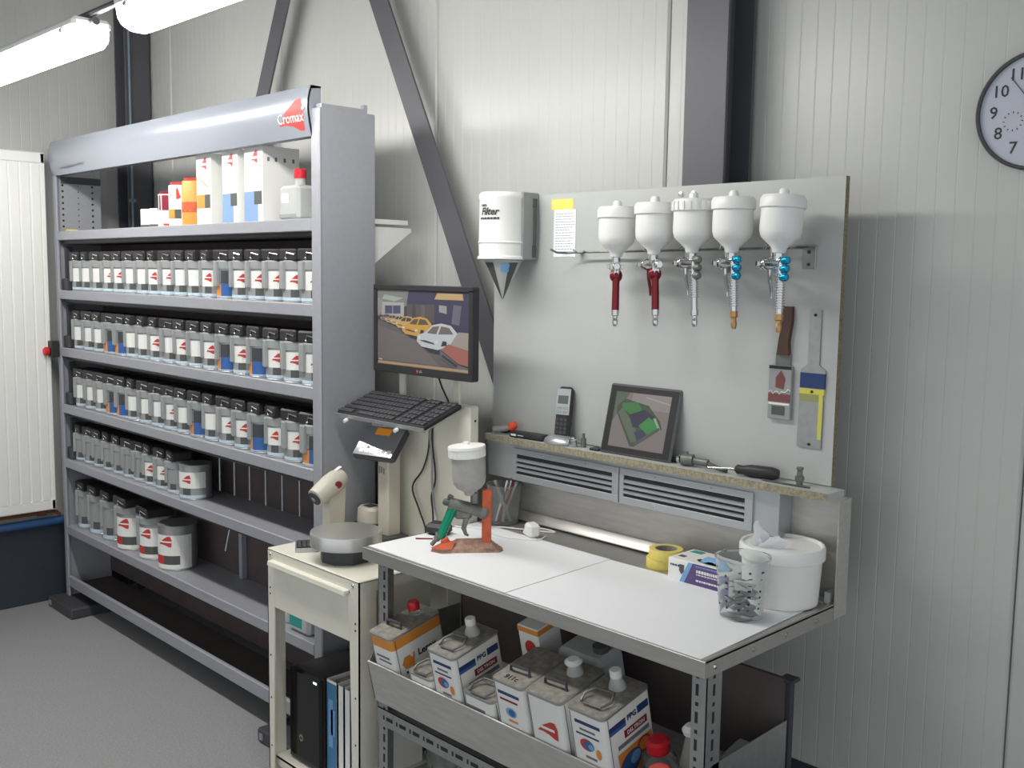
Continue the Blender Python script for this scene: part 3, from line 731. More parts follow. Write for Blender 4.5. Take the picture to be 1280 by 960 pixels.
plate(MB(), [(-1.231,1.378),(-1.180,1.378),(-1.180,1.360),(-1.230,1.360)], YBD-.0046, YBD).build('olive_band', mat('faded_olive',(150,150,96),.6), r)
plate(MB(), [(-1.231,1.362),(-1.168,1.362),(-1.170,1.250),(-1.233,1.250)], YBD-.0042, YBD).build('blade', M_['galv'], r)
for x, z in ((-1.198,1.565),(-1.198,1.384),(-1.20,1.258)): MB().cyl((x,YBD-.0066,z),(x,YBD-.0035,z),.0035).build('hole', M_['ink'], r)

# ---------------------------------------------------------------- things on the chipboard shelf
ZS = 1.163
r = thing('cordless_phone', 'silver and black cordless phone standing in its charging base on the shelf', 'phone', (-1.975, 2.128, ZS))
MB().lathe([(.030,0),(.052,.001),(.056,.006),(.052,.014),(.040,.021),(.026,.026),(0,.027)], 28, 0, T(-1.968,2.132,ZS) @ Matrix.Diagonal((1.0,.66,1,1))).build('charging_base', M_['alu'], r)
Q = T(-1.966,2.136,ZS+.018) @ RZ(14) @ RX(-9)
ph = MB().box(-.0245,.0245,-.011,.014,0,.148,b=.009,M=Q).build('handset', M_['black'], r)
MB().box(-.0225,.0225,-.0122,-.010,.066,.142,b=.003,M=Q).build('faceplate', M_['alu'], ph)
MB().box(-.0165,.0165,-.0130,-.0121,.098,.122,M=Q).build('display', M_['lcd'], ph)
for i in range(4):
    for j in range(3):
        MB().box(-.018+.0135*j,-.0085+.0135*j,-.0125,-.0105,.010+.0125*i,.0185+.0125*i,b=.001,M=Q).build('key', M_['dark'], ph)
for i in range(2):
    for j in range(2): MB().box(-.019+.021*j,-.002+.021*j,-.0132,-.0121,.070+.0115*i,.0785+.0115*i,b=.001,M=Q).build('key', M_['galv'], ph)
r = thing('tablet', 'black framed tablet leaning on the board and showing a green car body', 'tablet', (-1.69, 2.12, ZS))
tw, th_ = .238, .196
# leaning plane : foot at the shelf front part, top touching the board
ang = 14.0
Q = T(-1.808,2.118,ZS+.0005) @ RZ(1.5) @ RY(0) @ RX(90-ang)
MB().box(0,tw,0,th_,-.010,0,b=.006,M=Q).build('case', M_['rubber'], r)
MB().box(.006,tw-.006,.006,th_-.006,-.001,.0008,b=.0008,M=Q).build('bezel', M_['black'], r)
scr_cols = {}
def picture(parent, Q, w, h, polys, z0=.001, em=.16, name='screen_picture'):
    mats = []; mb = MB()
    for k, (c, pts) in enumerate(polys):
        if c not in scr_cols: scr_cols[c] = mat('screen_%d_%d_%d' % c, tuple(q*.66+26 for q in c), .25, emit=em)
        if scr_cols[c] not in mats: mats.append(scr_cols[c])
        mb.add([(x*w, y*h, z0+.00006*k) for x, y in pts], [tuple(range(len(pts)))], mats.index(scr_cols[c]), Q)
    return mb.build(name, mats, parent)
def rect(x0,y0,x1,y1): return [(x0,y0),(x1,y0),(x1,y1),(x0,y1)]
picture(r, Q @ T(.027,.022,0), tw-.054, th_-.044, [
 ((140,128,128), rect(0,0,1,1)), ((158,148,148), rect(.3,.72,1,1)), ((176,172,170), [(.55,.93),(1,.84),(1,.87),(.55,.96)]),
 ((96,108,92), [(0,.45),(.25,1),(0,1)]),
 ((70,86,68), [(.06,.62),(.40,.04),(.47,.04),(.92,.42),(.86,.55),(.62,.80),(.18,.88),(.06,.75)]),
 ((98,112,92), [(.09,.62),(.42,.10),(.52,.16),(.44,.40),(.16,.72)]), ((66,130,70), [(.14,.80),(.42,.84),(.52,.70),(.34,.60),(.16,.70)]),
 ((58,56,74), [(.30,.60),(.55,.72),(.76,.62),(.60,.40),(.40,.38)]), ((62,146,74), [(.50,.42),(.66,.60),(.78,.52),(.88,.38),(.72,.26)]),
 ((150,190,150), [(.74,.58),(.88,.36),(.90,.40),(.78,.60)]), ((66,62,92), [(.44,.30),(.60,.36),(.68,.24),(.52,.14)]),
 ((86,94,82), [(.46,.06),(.90,.40),(.86,.44),(.46,.10)])])
r = thing('black_case', 'black flat case with a white mark lying on the shelf beside the phone', 'case', (-2.085, 2.128, ZS))
Q = T(-2.085,2.130,ZS) @ RZ(4)
MB().box(-.072,.060,-.022,.022,0,.017,b=.006,M=Q).build('body', M_['black'], r)
MB().box(-.060,-.040,-.0228,-.0218,.006,.012,M=Q).box(-.034,-.012,-.0226,-.0218,.008,.010,M=Q).build('print', M_['white'], r)
r = thing('glue_tube', 'grey tube with an orange cap lying at the left end of the shelf', 'tube', (-2.2, 2.13, ZS))
MB().lathe_on((-2.235,2.115,ZS+.012),(-2.180,2.140,ZS+.022),[(.004,0),(.010,.004),(.010,.045),(.006,.058)],12).build('barrel', M_['grey'], r)
MB().lathe_on((-2.186,2.138,ZS+.020),(-2.165,2.147,ZS+.034),[(.008,0),(.013,.004),(.013,.02),(.009,.026)],12).build('cap', mat('orange_cap',(236,92,66),.4), r)
solo(MB().box(-2.238,-2.208,2.145,2.170,ZS,ZS+.008,b=.002).cyl((-2.236,2.16,ZS+.006),(-2.165,2.166,ZS+.006),.005), 'grey_clip', M_['dark'], 'dark grey clip lying behind the tube at the left end of the shelf', 'clip')
solo(MB().lathe([(.013,0),(.014,.002),(.014,.020),(.010,.023),(.010,.028)],14,0,T(-1.912,2.125,ZS)), 'small_jar', M_['chrome'], 'small shiny jar on the shelf right of the phone', 'jar')
solo(MB().cyl((-1.885,2.14,ZS),(-1.885,2.14,ZS+.026),.008).cyl((-1.885,2.14,ZS+.026),(-1.885,2.14,ZS+.040),.004), 'metal_nozzle', M_['gunmetal'], 'small metal nozzle standing beside the shiny jar on the shelf', 'nozzle')
solo(MB().box(-1.845,-1.812,2.118,2.15,ZS,ZS+.007,b=.002), 'black_plug', M_['black'], 'small black plug lying at the left foot of the tablet', 'plug')
# clutter right of the tablet
r = thing('air_gun', 'worn metal air gun head lying on the shelf right of the tablet', 'air gun', (-1.50, 2.14, ZS))
MB().cyl((-1.535,2.130,ZS+.017),(-1.505,2.138,ZS+.017),.015).cyl((-1.505,2.138,ZS+.016),(-1.465,2.145,ZS+.014),.010).cyl((-1.525,2.133,ZS+.028),(-1.525,2.133,ZS+.038),.006).build('head', M_['gunmetal'], r)
MB().lathe_on((-1.540,2.129,ZS+.017),(-1.548,2.127,ZS+.017),[(.011,0),(.012,.003),(.009,.008),(0,.008)],12).build('nozzle_ring', M_['chrome'], r)
MB().tube([(-1.468,2.144,ZS+.013),(-1.43,2.138,ZS+.008),(-1.40,2.130,ZS+.006)],[.007,.006,.006],8).build('stem', M_['dkgrey'], r)
solo(MB().tube([(-1.62,2.155,ZS+.007),(-1.585,2.150,ZS+.007),(-1.56,2.158,ZS+.007),(-1.555,2.166,ZS+.007)],.007,8), 'hose_piece', M_['dark'], 'short dark hose piece lying behind the right edge of the tablet', 'hose')
r = thing('screwdriver', 'screwdriver with a thick black handle lying on the shelf', 'screwdriver', (-1.34, 2.13, ZS))
MB().lathe_on((-1.372,2.128,ZS+.0155),(-1.262,2.148,ZS+.0155),[(.007,0),(.012,.006),(.011,.02),(.0155,.04),(.0155,.095),(.012,.110),(0,.112)],14).build('handle', M_['black'], r)
MB().cyl((-1.445,2.1148,ZS+.010),(-1.372,2.128,ZS+.0155),.003).box(-1.462,-1.444,2.109,2.117,ZS+.008,ZS+.011).build('shaft', M_['chrome'], r)
solo(MB().lathe([(.008,0),(.008,.012),(.011,.013),(.011,.022),(.007,.024),(.006,.036),(.0085,.038),(.0085,.044),(0,.045)],10,0,T(-1.200,2.136,ZS)), 'hose_fitting', M_['gunmetal'], 'small metal hose fitting standing on the right end of the shelf', 'fitting')
solo(MB().tube([(-1.29,2.120,ZS+.0025),(-1.22,2.118,ZS+.0025),(-1.165,2.122,ZS+.0025)],.0025,6), 'thin_pick', M_['dark'], 'thin dark metal pick lying at the right end of the shelf', 'pick')

# ================================================================ WORKBENCH
BX0, BX1, BY0, BY1, BZ = -2.236, -1.099, 1.624, 2.19, .895
wb_ = thing('workbench', 'stainless steel workbench with slotted angle legs and a sloping tray below', 'workbench', (-1.667, 1.9, 0))
MB().box(BX0,BX1,BY0+.002,BY1,BZ-.004,BZ).box(BX0,BX1,BY0,BY0+.003,BZ-.035,BZ,b=.001).box(BX1-.003,BX1,BY0+.003,BY1,BZ-.035,BZ+.004).box(BX0,BX0+.003,BY0+.003,BY1,BZ-.035,BZ).box(BX1-.012,BX1-.003,BY0+.003,BY1,BZ,BZ+.003).build('top', M_['stainless'], wb_)
MB().box(BX0,BX1-.004,BY1-.006,BY1-.002,BZ,1.1435).build('backsplash', M_['stainlessd'], wb_)
plate_pts = [(BY1-.012,BZ+.002),(BY1-.036,BZ+.006),(BY1-.034,BZ+.010),(BY1-.010,BZ+.03)]
v = [(BX0+.03,y,z) for y, z in plate_pts]+[(-1.58,y,z) for y, z in plate_pts]
MB().add(v,[(0,1,2,3),(7,6,5,4),(0,4,5,1),(1,5,6,2),(2,6,7,3),(3,7,4,0)]).build('splash_strip', M_['stainless'], wb_)
MB().box(BX1+.0004,BX1+.0026,BY1-.052,BY1+.004,BZ-.033,1.143).box(BX1-.045,BX1,BY1,BY1+.004,BZ,1.143).build('end_post', M_['stainlessd'], wb_)
for y, z in ((1.66,.877),(1.80,.877),(1.93,.877),(2.06,.877)):
    MB().lathe_on((BX1,y,z),(BX1+.004,y,z),[(.006,0),(.005,.003),(0,.004)],8).build('rivet', M_['chrome'] if y < 1.7 else M_['galv'], wb_)
for z in (.92, 1.10): MB().lathe_on((BX1,2.17,z),(BX1+.003,2.17,z),[(.004,0),(.003,.002),(0,.003)],8).build('rivet', M_['galv'], wb_)
# slotted angle legs
def slotted_leg(x, y, sx, sy, z1, wx=.036, wy=.052):
    mb = MB().box(x, x+sx*wx, y, y+sy*.002, 0, z1).box(x, x+sx*.002, y, y+sy*wy, 0, z1)
    lg = mb.build('leg', M_['galv'], wb_)
    sm = MB(); z = .06
    while z < z1-.04:
        sm.box(x+sx*wx*.55, x+sx*wx*.75, y-sy*.0004, y+sy*.0024, z, z+.024).box(x+sx*wx*.55, x+sx*wx*.75, y-sy*.0004, y+sy*.0024, z+.036, z+.044)
        sm.box(x-sx*.0004, x+sx*.0024, y+sy*wy*.4, y+sy*wy*.55, z, z+.024).box(x-sx*.0004, x+sx*.0024, y+sy*wy*.4, y+sy*wy*.55, z+.036, z+.044); z += .058
    sm.build('slot_row', M_['ink'], lg, kind='stuff')
slotted_leg(BX0+.050, 1.642, 1, 1, BZ-.004, wx=.042)
slotted_leg(BX1-.004, 1.640, -1, 1, BZ-.004)
slotted_leg(BX0+.050, 2.18, 1, -1, BZ-.004)
# sloping tray
TH = 13.0; ct, st_ = math.cos(R(TH)), math.sin(R(TH))
TO = Vector((0, 1.637, .470))                       # inside corner of floor and lip
TM = T(0, TO.y, TO.z) @ RX(TH)                       # local y runs up the floor, z square to it
MB().box(BX0+.046, BX1-.012, 0, .325, -.003, 0, M=TM).build('tray_floor', M_['stainlessd'], wb_)
MB().box(BX0+.048, BX1-.004, -.003, 0, -.004, .118, M=TM).cyl((BX0+.048,-.0015,.118),(BX1-.004,-.0015,.118),.003,seg=8,M=TM).build('tray_lip', M_['stainlessd'], wb_)
ty = TO.y+.325*ct; tz = TO.z+.325*st_
MB().box(BX0+.05, BX1-.016, ty, ty+.012, tz-.01, .765).build('tray_back', M_['darkback'], wb_)
for x in (BX1-.006, BX0+.037):
    pe = [(TO.y,TO.z-.004),(TO.y-.022,TO.z+.10),(TO.y+.03,.665),(ty+.002,.672),(ty+.002,tz-.004)]; k = len(pe)
    MB().add([(x,y,z) for y, z in pe]+[(x+.002,y,z) for y, z in pe],[tuple(range(k)),tuple(range(k,2*k))[::-1]]+[(i,(i+1)%k,k+(i+1)%k,k+i) for i in range(k)]).build('tray_end', M_['galv'], wb_)
MB().box(BX1-.022,BX1-.004,ty+.012,ty+.030,0,.755).box(BX1-.030,BX1+.006,ty+.004,ty+.038,.755,.764,b=.002).build('rear_post', M_['steeldark'], wb_)
# slotted rail under the tray lip
rl_ = MB().box(BX0+.05,BX1-.01,1.640,1.642,.398,.446).box(BX0+.05,BX1-.01,1.640,1.685,.444,.446).build('slotted_rail', M_['galv'], wb_)
sm = MB(); x = BX0+.075
while x < BX1-.06:
    sm.box(x,x+.006,1.6394,1.6405,.416,.428).box(x+.014,x+.042,1.6394,1.6405,.417,.427); x += .058
sm.build('slot_row', M_['ink'], rl_, kind='stuff')
MB().box(BX0+.052,BX1-.006,1.70,2.14,.215,.222,b=.001).box(BX0+.052,BX1-.006,1.70,1.702,.195,.215).build('lower_shelf', M_['galv'], wb_)
# vent box under the shelf
vb = MB().box(-2.262,-1.243,2.122,BY1-.0065,1.030,1.1435,b=.002).build('vent_box', M_['alu'], wb_)
for x0, x1 in ((-2.145,-1.735),(-1.730,-1.312)):
    fy = 2.122
    g = MB().box(x0,x1,fy-.006,fy,1.112,1.130,b=.001).box(x0,x1,fy-.006,fy,1.032,1.052,b=.001).box(x0,x0+.014,fy-.006,fy,1.052,1.112).box(x1-.022,x1,fy-.006,fy,1.052,1.112).build('vent_grille', M_['alu'], vb)
    MB().box(x0+.014,x1-.022,fy-.0005,fy+.0002,1.052,1.112).build('vent_opening', M_['ink'], vb)
    for i in range(3):
        z = 1.0615+.0148*i
        MB().add([(x,fy-y_,z_) for x in (x0+.014,x1-.022) for y_, z_ in ((.0065,z),(.0065,z+.0062),(.001,z+.0085),(.001,z+.0023))],[(0,1,2,3),(7,6,5,4),(0,4,5,1),(1,5,6,2),(2,6,7,3),(3,7,4,0)]).build('vent_slat', M_['alu'], vb)
    for z in (1.041, 1.121):
        for x in (x0+.12, x1-.12): MB().lathe_on((x,fy-.006,z),(x,fy-.008,z),[(.0028,0),(0,.002)],8).build('screw', M_['chrome'], vb)

# ---------------------------------------------------------------- solvent cans in the tray
def rect_can(xc, w, d, h, label, style, v0=.004, yaw=0., cap='cone', dusty=True, name='solvent_can', text_big=None):
    E = TM @ T(xc, v0+d/2, .0) @ RZ(yaw)
    r = thing(name, label, 'can'); r.matrix_world = E; MW[r] = E
    c = .012
    def rr(w_, d_, c_):
        p = []
        for sx, sy, a0 in ((1,1,0),(-1,1,90),(-1,-1,180),(1,-1,270)):
            for k in range(4):
                a = R(a0+30*k); p.append((sx*(w_/2-c_)+c_*math.cos(a), sy*(d_/2-c_)+c_*math.sin(a)))
        return p
    MB().prism(rr(w,d,c), 0, h-.003).build('body', M_['white'], r, world=False)
    MB().prism(rr(w+.002,d+.002,c+.001), h-.006, h).build('rim', M_['tinmetal'], r, world=False)
    MB().prism(rr(w+.002,d+.002,c+.001), 0, .004).build('base_rim', M_['tinmetal'], r, world=False)
    MB().prism(rr(w-.004,d-.004,c-.002), h, h+.0006).build('top', M_['dusty'] if dusty else M_['tinmetal'], r, world=False)
    MB().box(-w/2+.010-.0006,-w/2+.0115,-d/2-.0005,-d/2+.004,.006,h-.008).box(w/2+.0002,w/2+.0007,-d/2+.012,-d/2+.014,.006,h-.008).build('seam', M_['textgrey'], r, world=False)
    if cap:
        cy = d*.22
        if cap == 'red':
            MB().lathe([(.019,0),(.018,.008),(.015,.018),(.015,.024)],16,0,T(0,cy,h)).build('spout', M_['clear'], r, world=False)
            MB().lathe([(.017,.0),(.017,.018),(.013,.024),(0,.024)],14,0,T(0,cy,h+.020)).build('cap', M_['redcap'], r, world=False)
        else:
            MB().lathe([(.021,0),(.019,.01),(.013,.024),(.012,.03)],16,0,T(0,cy,h)).build('spout', M_['milky'], r, world=False)
            MB().lathe([(.014,0),(.014,.016),(.012,.018),(0,.018)] if cap == 'cone' else [(.021,0),(.022,.004),(.014,.010),(0,.010)],14,0,T(0,cy,h+.028)).build('cap', M_['whitep'], r, world=False)
    hy = -d*.20
    if style in ('deltron', 'smalldel'):
        MB().tube([(-w*.30,hy-.02,h+.004),(-w*.34,hy,h+.010),(-w*.22,hy+.026,h+.014),(w*.22,hy+.03,h+.014),(w*.34,hy+.004,h+.010),(w*.24,hy-.022,h+.006),(-w*.2,hy-.024,h+.005)],.0032,6).build('handle', M_['gunmetal'], r, world=False)
    else:
        MB().tube([(-w*.30,hy,h),(-w*.27,hy,h+.016),(w*.27,hy+.004,h+.016),(w*.30,hy,h)],.004,6).build('handle', M_['dark'], r, world=False)
    fx = w/2+.0008; fy = -d/2-.0008
    def side(mb, y0,y1,z0,z1,m,o=0.): return mb.box(w/2,fx+o,y0,y1,z0,z1,m=m)
    def front(mb, x0,x1,z0,z1,m,o=0.): return mb.box(x0,x1,fy-o,-d/2,z0,z1,m=m)
    mats = [M_['navy'],M_['blue'],M_['red'],M_['orange'],M_['textgrey'],M_['purple'],M_['skyblue'],M_['maroon']]
    if style == 'deltron':
        mb = MB(); ym = .02
        side(mb,-d/2+.012,-.012,h-.042,h-.030,0); side(mb,-d/2+.012,-.012,h-.050,h-.042,1); side(mb,.030,d/2-.012,h-.044,h-.026,0)
        side(mb,-.020,d/2-.022,h-.078,h-.060,7,.0002); side(mb,-d/2+.035,d/2-.018,h-.096,h-.086,4)
        def ell(cy,cz,a,b,m,o,tilt=0,n=22):
            p = []
            for k in range(n):
                t = 2*math.pi*k/n; p.append((a*math.cos(t)*math.cos(tilt)-b*math.sin(t)*math.sin(tilt), a*math.cos(t)*math.sin(tilt)+b*math.sin(t)*math.cos(tilt)))
            mb.add([(fx+o,cy+y_,cz+z_) for y_, z_ in p],[tuple(range(n))],m)
        mb.add([(fx+.0001,cy_,cz_) for cy_, cz_ in ((-d/2+.03,h-.105),(d/2-.012,h-.105),(d/2-.012,h-.165),(-.01,h-.19),(-d/2+.036,h-.215))],[(0,1,2,3,4)],3)
        ell(d*.24,h-.124,.024,.020,2,.0003); ell(d*.24,h-.124,.017,.014,3,.0004)
        ell(-.012,h-.145,.040,.028,5,.0005,.35); ell(-.008,h-.143,.032,.022,1,.0006,.35); ell(.006,h-.138,.018,.014,6,.0007,.35)
        front(mb,-w/2+.022,w/2-.014,h-.032,h-.024,0); front(mb,-w/2+.034,w/2-.03,h-.048,h-.043,4); front(mb,-w/2+.022,w/2-.02,h-.060,h-.056,0)
        n = 16
        for cx,cz,a,b,m,o in ((-.004,h-.082,.020,.015,2,.0002),(.002,h-.082,.015,.012,1,.0004),(.008,h-.084,.008,.007,6,.0005),(.028,h-.095,.008,.013,3,.0003)):
            mb.add([(cx+a*math.cos(2*math.pi*k/n),fy-o,cz+b*math.sin(2*math.pi*k/n)) for k in range(n)],[tuple(range(n))],m)
        front(mb,-.012,.020,h-.116,h-.110,4)
        mb.build('print', mats, r, world=False)
        text('PPG', .018, M_['navy'], r, T(fx+.0006,.009,h-.036)@SIDE, bold=.0005)
        text('DELTRON', .0135, M_['white'], r, T(fx+.0008,d*.115,h-.069)@SIDE, bold=.0001)
        if text_big: text(text_big, .034, M_['ink'], r, T(fx+.0006,d*.12,h-.192)@SIDE, bold=.001)
    elif style == 'larox':
        mb = MB().box(-w/2-.0006,w/2+.0006,-d/2-.0006,d/2+.0006,h-.034,h-.008)
        mb = MB().prism(rr(w+.0014,d+.0014,c+.0007),h-.036,h-.007)
        mb.build('band', M_['orange'], r, world=False)
        mb = MB(); n = 6
        mb.add([(fx,-d*.26+.020*math.cos(2*math.pi*k/n),h-.086+.020*math.sin(2*math.pi*k/n)) for k in range(n)],[tuple(range(n))],3)
        mb.add([(fx+.0003,y_,z_) for y_, z_ in ((-d*.20,h-.106),(-d*.14,h-.066),(-d*.11,h-.066),(-d*.15,h-.106))],[(0,1,2,3)],3)
        side(mb,-d*.32,-d*.22,h-.118,h-.111,0)
        mb.build('print', mats, r, world=False)
        mb = MB(); front(mb,-w/2+.022,w/2-.02,h-.066,h-.060,4); front(mb,-w/2+.03,w/2-.014,h-.078,h-.073,4)
        mb.build('front_print', mats, r, world=False, kind='stuff')
        text('Lerox', .027, M_['ink'], r, T(fx+.0004,d*.13,h-.076)@SIDE, bold=.0006)
    elif style == 'smalldel':
        mb = MB(); front(mb,-w/2+.012,w/2-.03,h-.045,h-.032,4); side(mb,-d/2+.02,0,h-.05,h-.034,0)
        mb.build('print', mats, r, world=False)
    elif style == 'mil':
        mb = MB(); front(mb,-w/2+.018,w/2-.016,h-.034,h-.026,0); front(mb,-w/2+.022,w/2-.024,h-.050,h-.045,7)
        n = 16
        for cx,cz,a,b,m,o in ((.002,h-.078,.018,.013,6,.0002),(.004,h-.078,.011,.009,1,.0004)):
            mb.add([(cx+a*math.cos(2*math.pi*k/n),fy-o,cz+b*math.sin(2*math.pi*k/n)) for k in range(n)],[tuple(range(n))],m)
        front(mb,-.010,.020,h-.104,h-.098,3); side(mb,-d/2+.012,d/2-.02,h-.040,h-.020,0); side(mb,-d/2+.012,d/2-.02,h-.058,h-.044,1)
        mb.build('print', mats, r, world=False)
        text('911c', .022, M_['ink'], r, T(-.004,-d*.36,h+.0012), bold=.0004)
    elif style == 'cromax':
        MB().add([(.014+a*.085,fy,h-.080+b*.044) for a, b in LOGO],[tuple(range(len(LOGO)))]).build('logo', M_['red'], r, world=False)
        MB().box(-.018,.026,fy-.0004,fy-.0001,h-.084,h-.077).build('logo_band', M_['white'], r, world=False)
    return r
GR = 'solvent cans leaning in the tray under the bench'
rect_can(-2.118, .098, .178, .214, 'white can with orange top band and red cap at the tray left end', 'larox', cap='red', yaw=0)
rect_can(-1.862, .104, .160, .238, 'white and blue lettered can standing right of the orange banded can', 'deltron', cap='cone')
rect_can(-1.622, .104, .160, .236, 'white can with handwriting on its top, third large can from the left', 'mil', cap=None)
rect_can(-1.506, .112, .160, .240, 'white can with a red arrow logo on its narrow front', 'cromax', cap='disc')
rect_can(-1.378, .108, .160, .246, 'white and blue lettered can nearest the right bench leg', 'deltron', cap='cone', text_big='D808')
rect_can(-1.968, .096, .090, .142, 'small low can between the orange banded can and its blue lettered neighbour', 'larox' if False else 'smalldel', cap=None, name='small_solvent_can')
rect_can(-1.743, .108, .090, .158, 'small low can in front between the two blue lettered large cans', 'smalldel', cap=None, name='small_solvent_can')
# carton behind the cans, plastic bottles at the right end
E = TM @ T(-1.735, .235, 0); r = thing('thinner_carton', 'upright white carton with a red emblem behind the third large can', 'carton'); r.matrix_world = E; MW[r] = E
MB().box(-.036,.036,-.04,.04,0,.255,b=.002).build('body', M_['white'], r, world=False)
MB().box(-.036,.0365,-.0408,-.04,.238,.252).box(.036,.0368,-.04,.04,.238,.252).build('band', M_['orange'], r, world=False)
n = 16; MB().add([(.004+.021*math.cos(2*math.pi*k/n),-.0408,.196+.023*math.sin(2*math.pi*k/n)) for k in range(n)],[tuple(range(n))]).build('emblem', M_['red'], r, world=False)
def tray_bottle(x, v_, label, bodym, capm, rad=.037, h=.13, cone=False, name='plastic_bottle'):
    E = TM @ T(x, v_, 0); r = thing(name, label, 'bottle'); r.matrix_world = E; MW[r] = E
    if cone:
        MB().lathe([(rad-.002,0),(rad,.003),(rad,h*.52),(rad*.97,h*.56)],20).build('lower_body', M_['milky'], r, world=False)
        MB().lathe([(rad*.98,h*.55),(rad*.92,h*.60),(.012,h*.94),(.012,h)],20).build('shoulder', mat('grey_shoulder',(150,150,142),.45), r, world=False)
        MB().lathe([(.017,h-.006),(.019,h+.004),(.010,h+.014),(0,h+.014)],16).build('cap', M_['whitep'], r, world=False)
    else:
        MB().lathe([(rad-.002,0),(rad,.003),(rad,h*.72),(rad*.85,h*.86),(rad*.62,h*.92),(rad*.6,h*.97)],20).build('body', bodym, r, world=False)
        MB().lathe([(rad*.64,h*.93),(rad*.66,h*1.1),(rad*.5,h*1.14),(0,h*1.14)],18).build('cap', capm, r, world=False)
    return r
tray_bottle(-1.272, .110, 'clear plastic bottle with a red cap, the one further back in the tray', M_['clear'], M_['redcap'], rad=.040, h=.140)
tray_bottle(-1.222, .048, 'clear plastic bottle with a red cap, the one nearer the tray lip', M_['clear'], mat('pale_red_plastic',(214,86,78),.35), rad=.040, h=.125)
tray_bottle(-1.196, .134, 'white bottle with a grey cone shoulder beside the right bench leg', None, None, rad=.035, h=.195, cone=True, name='cone_bottle')
E = TM @ T(-1.150, .23, 0); r = thing('refill_bag', 'small green and red printed bag behind the right bench leg', 'bag'); r.matrix_world = E; MW[r] = E
MB().box(-.028,.028,-.045,.045,0,.11,b=.012).build('body', M_['grey'], r, world=False)
MB().box(.0275,.0286,-.035,.035,.05,.098,m=0).box(.0275,.0286,-.035,.035,.015,.05,m=1).build('print', [M_['greenp'],M_['red']], r, world=False)
E = TM @ T(-1.575, .245, 0); r = thing('jerrycan', 'translucent grey jerrycan standing behind the red arrow can', 'jerrycan'); r.matrix_world = E; MW[r] = E
MB().box(-.075,.075,-.05,.05,0,.225,b=.016).build('body', mat('translucent_grey',(186,192,190),.4,trans=.15), r, world=False)
MB().lathe([(.02,.222),(.02,.24),(0,.241)],14,0,T(.04,0,0)).build('cap', M_['dkgrey'], r, world=False)
# old tins on the lower shelf
for x, y, rad, h, lab in ((-2.03,1.80,.085,.15,'old open paint tin under the tray beside the left bench leg'),(-1.82,1.79,.085,.145,'second old paint tin from the left under the tray'),(-1.24,1.86,.08,.15,'old tin under the tray beside the right bench leg')):
    r = thing('old_paint_tin', lab, 'paint tin', (x,y,.222), group='old tins on the lower shelf')
    MB().lathe([(rad-.002,0),(rad,.002),(rad,h),(rad-.004,h),(rad-.006,h-.012),(0,h-.012)],26).build('body', M_['gunmetal'], r, world=False)
    MB().lathe([(rad*.5,h-.0115),(rad*.86,h-.0115)],20).build('paint_skin', M_['cardboard'], r, world=False)
    MB().tube([(-rad,0,h*.85),(-rad*.8,-rad*.7,h*.6),(0,-rad*1.06,h*.45),(rad*.8,-rad*.7,h*.6),(rad,0,h*.85)],.002,5).build('bail_handle', M_['chrome'], r, world=False)

# ================================================================ ON THE BENCH
ZP = BZ+.0016
solo(MB().add([(x,y,z) for z in (BZ+.0002,ZP) for x, y in ((-2.228,1.640),(-1.676,1.632),(-1.694,2.040),(-2.226,2.048))],[(3,2,1,0),(4,5,6,7),(0,1,5,4),(1,2,6,5),(2,3,7,6),(3,0,4,7)]), 'paper_sheet', M_['paper'], 'large white paper sheet under the spray gun stand on the bench', 'paper')
solo(MB().add([(x,y,z) for z in (BZ+.0004,ZP+.0002) for x, y in ((-1.672,1.630),(-1.112,1.629),(-1.124,2.045),(-1.690,2.036))],[(3,2,1,0),(4,5,6,7),(0,1,5,4),(1,2,6,5),(2,3,7,6),(3,0,4,7)]), 'paper_sheet', M_['paper'], 'large white paper sheet on the right half of the bench', 'paper')
# white bucket of wipes
r = thing('wipes_bucket', 'white plastic bucket of wipes with a paper wipe sticking out of its lid', 'bucket', (-1.203, 2.076, BZ))
Q = T(-1.203,2.076,BZ)
MB().lathe([(.082,.001),(.086,.004),(.0935,.128),(.0935,.132)],36,0,Q).build('body', M_['whitep'], r)
MB().lathe([(.0945,.108),(.0985,.110),(.0985,.134),(.0955,.140),(.091,.140),(.088,.134),(.03,.133),(0,.1335)],36,0,Q).build('lid', M_['whitep'], r)
wv = []; 
def wipe(cx, cy, h, w, lean, tw):
    mb = MB(); v = []; f = []; n = 6
    for i in range(n+1):
        t = i/n; ww = w*(.35+1.0*math.sin(math.pi*min(1,t*.95+.05))**.8)*(1-.75*t**3); a = tw+t*.8
        for s_ in (-1,-.35,.35,1):
            v.append((cx+math.cos(a)*ww*s_+lean[0]*t+.004*math.sin(9*t+s_*3), cy+math.sin(a)*ww*s_+lean[1]*t+.006*math.cos(7*t+s_*4), BZ+.131+h*t))
    for i in range(n):
        for j in range(3): f.append((i*4+j,i*4+j+1,i*4+j+5,i*4+j+4))
    return mb.add(v, f)
wipe(-1.232,2.030,.062,.016,(-.010,-.004),.6).build('wipe', M_['paper'], r, sharp=60)
wipe(-1.205,2.038,.034,.028,(.010,.0),.5).build('wipe', M_['paper'], r, sharp=60)
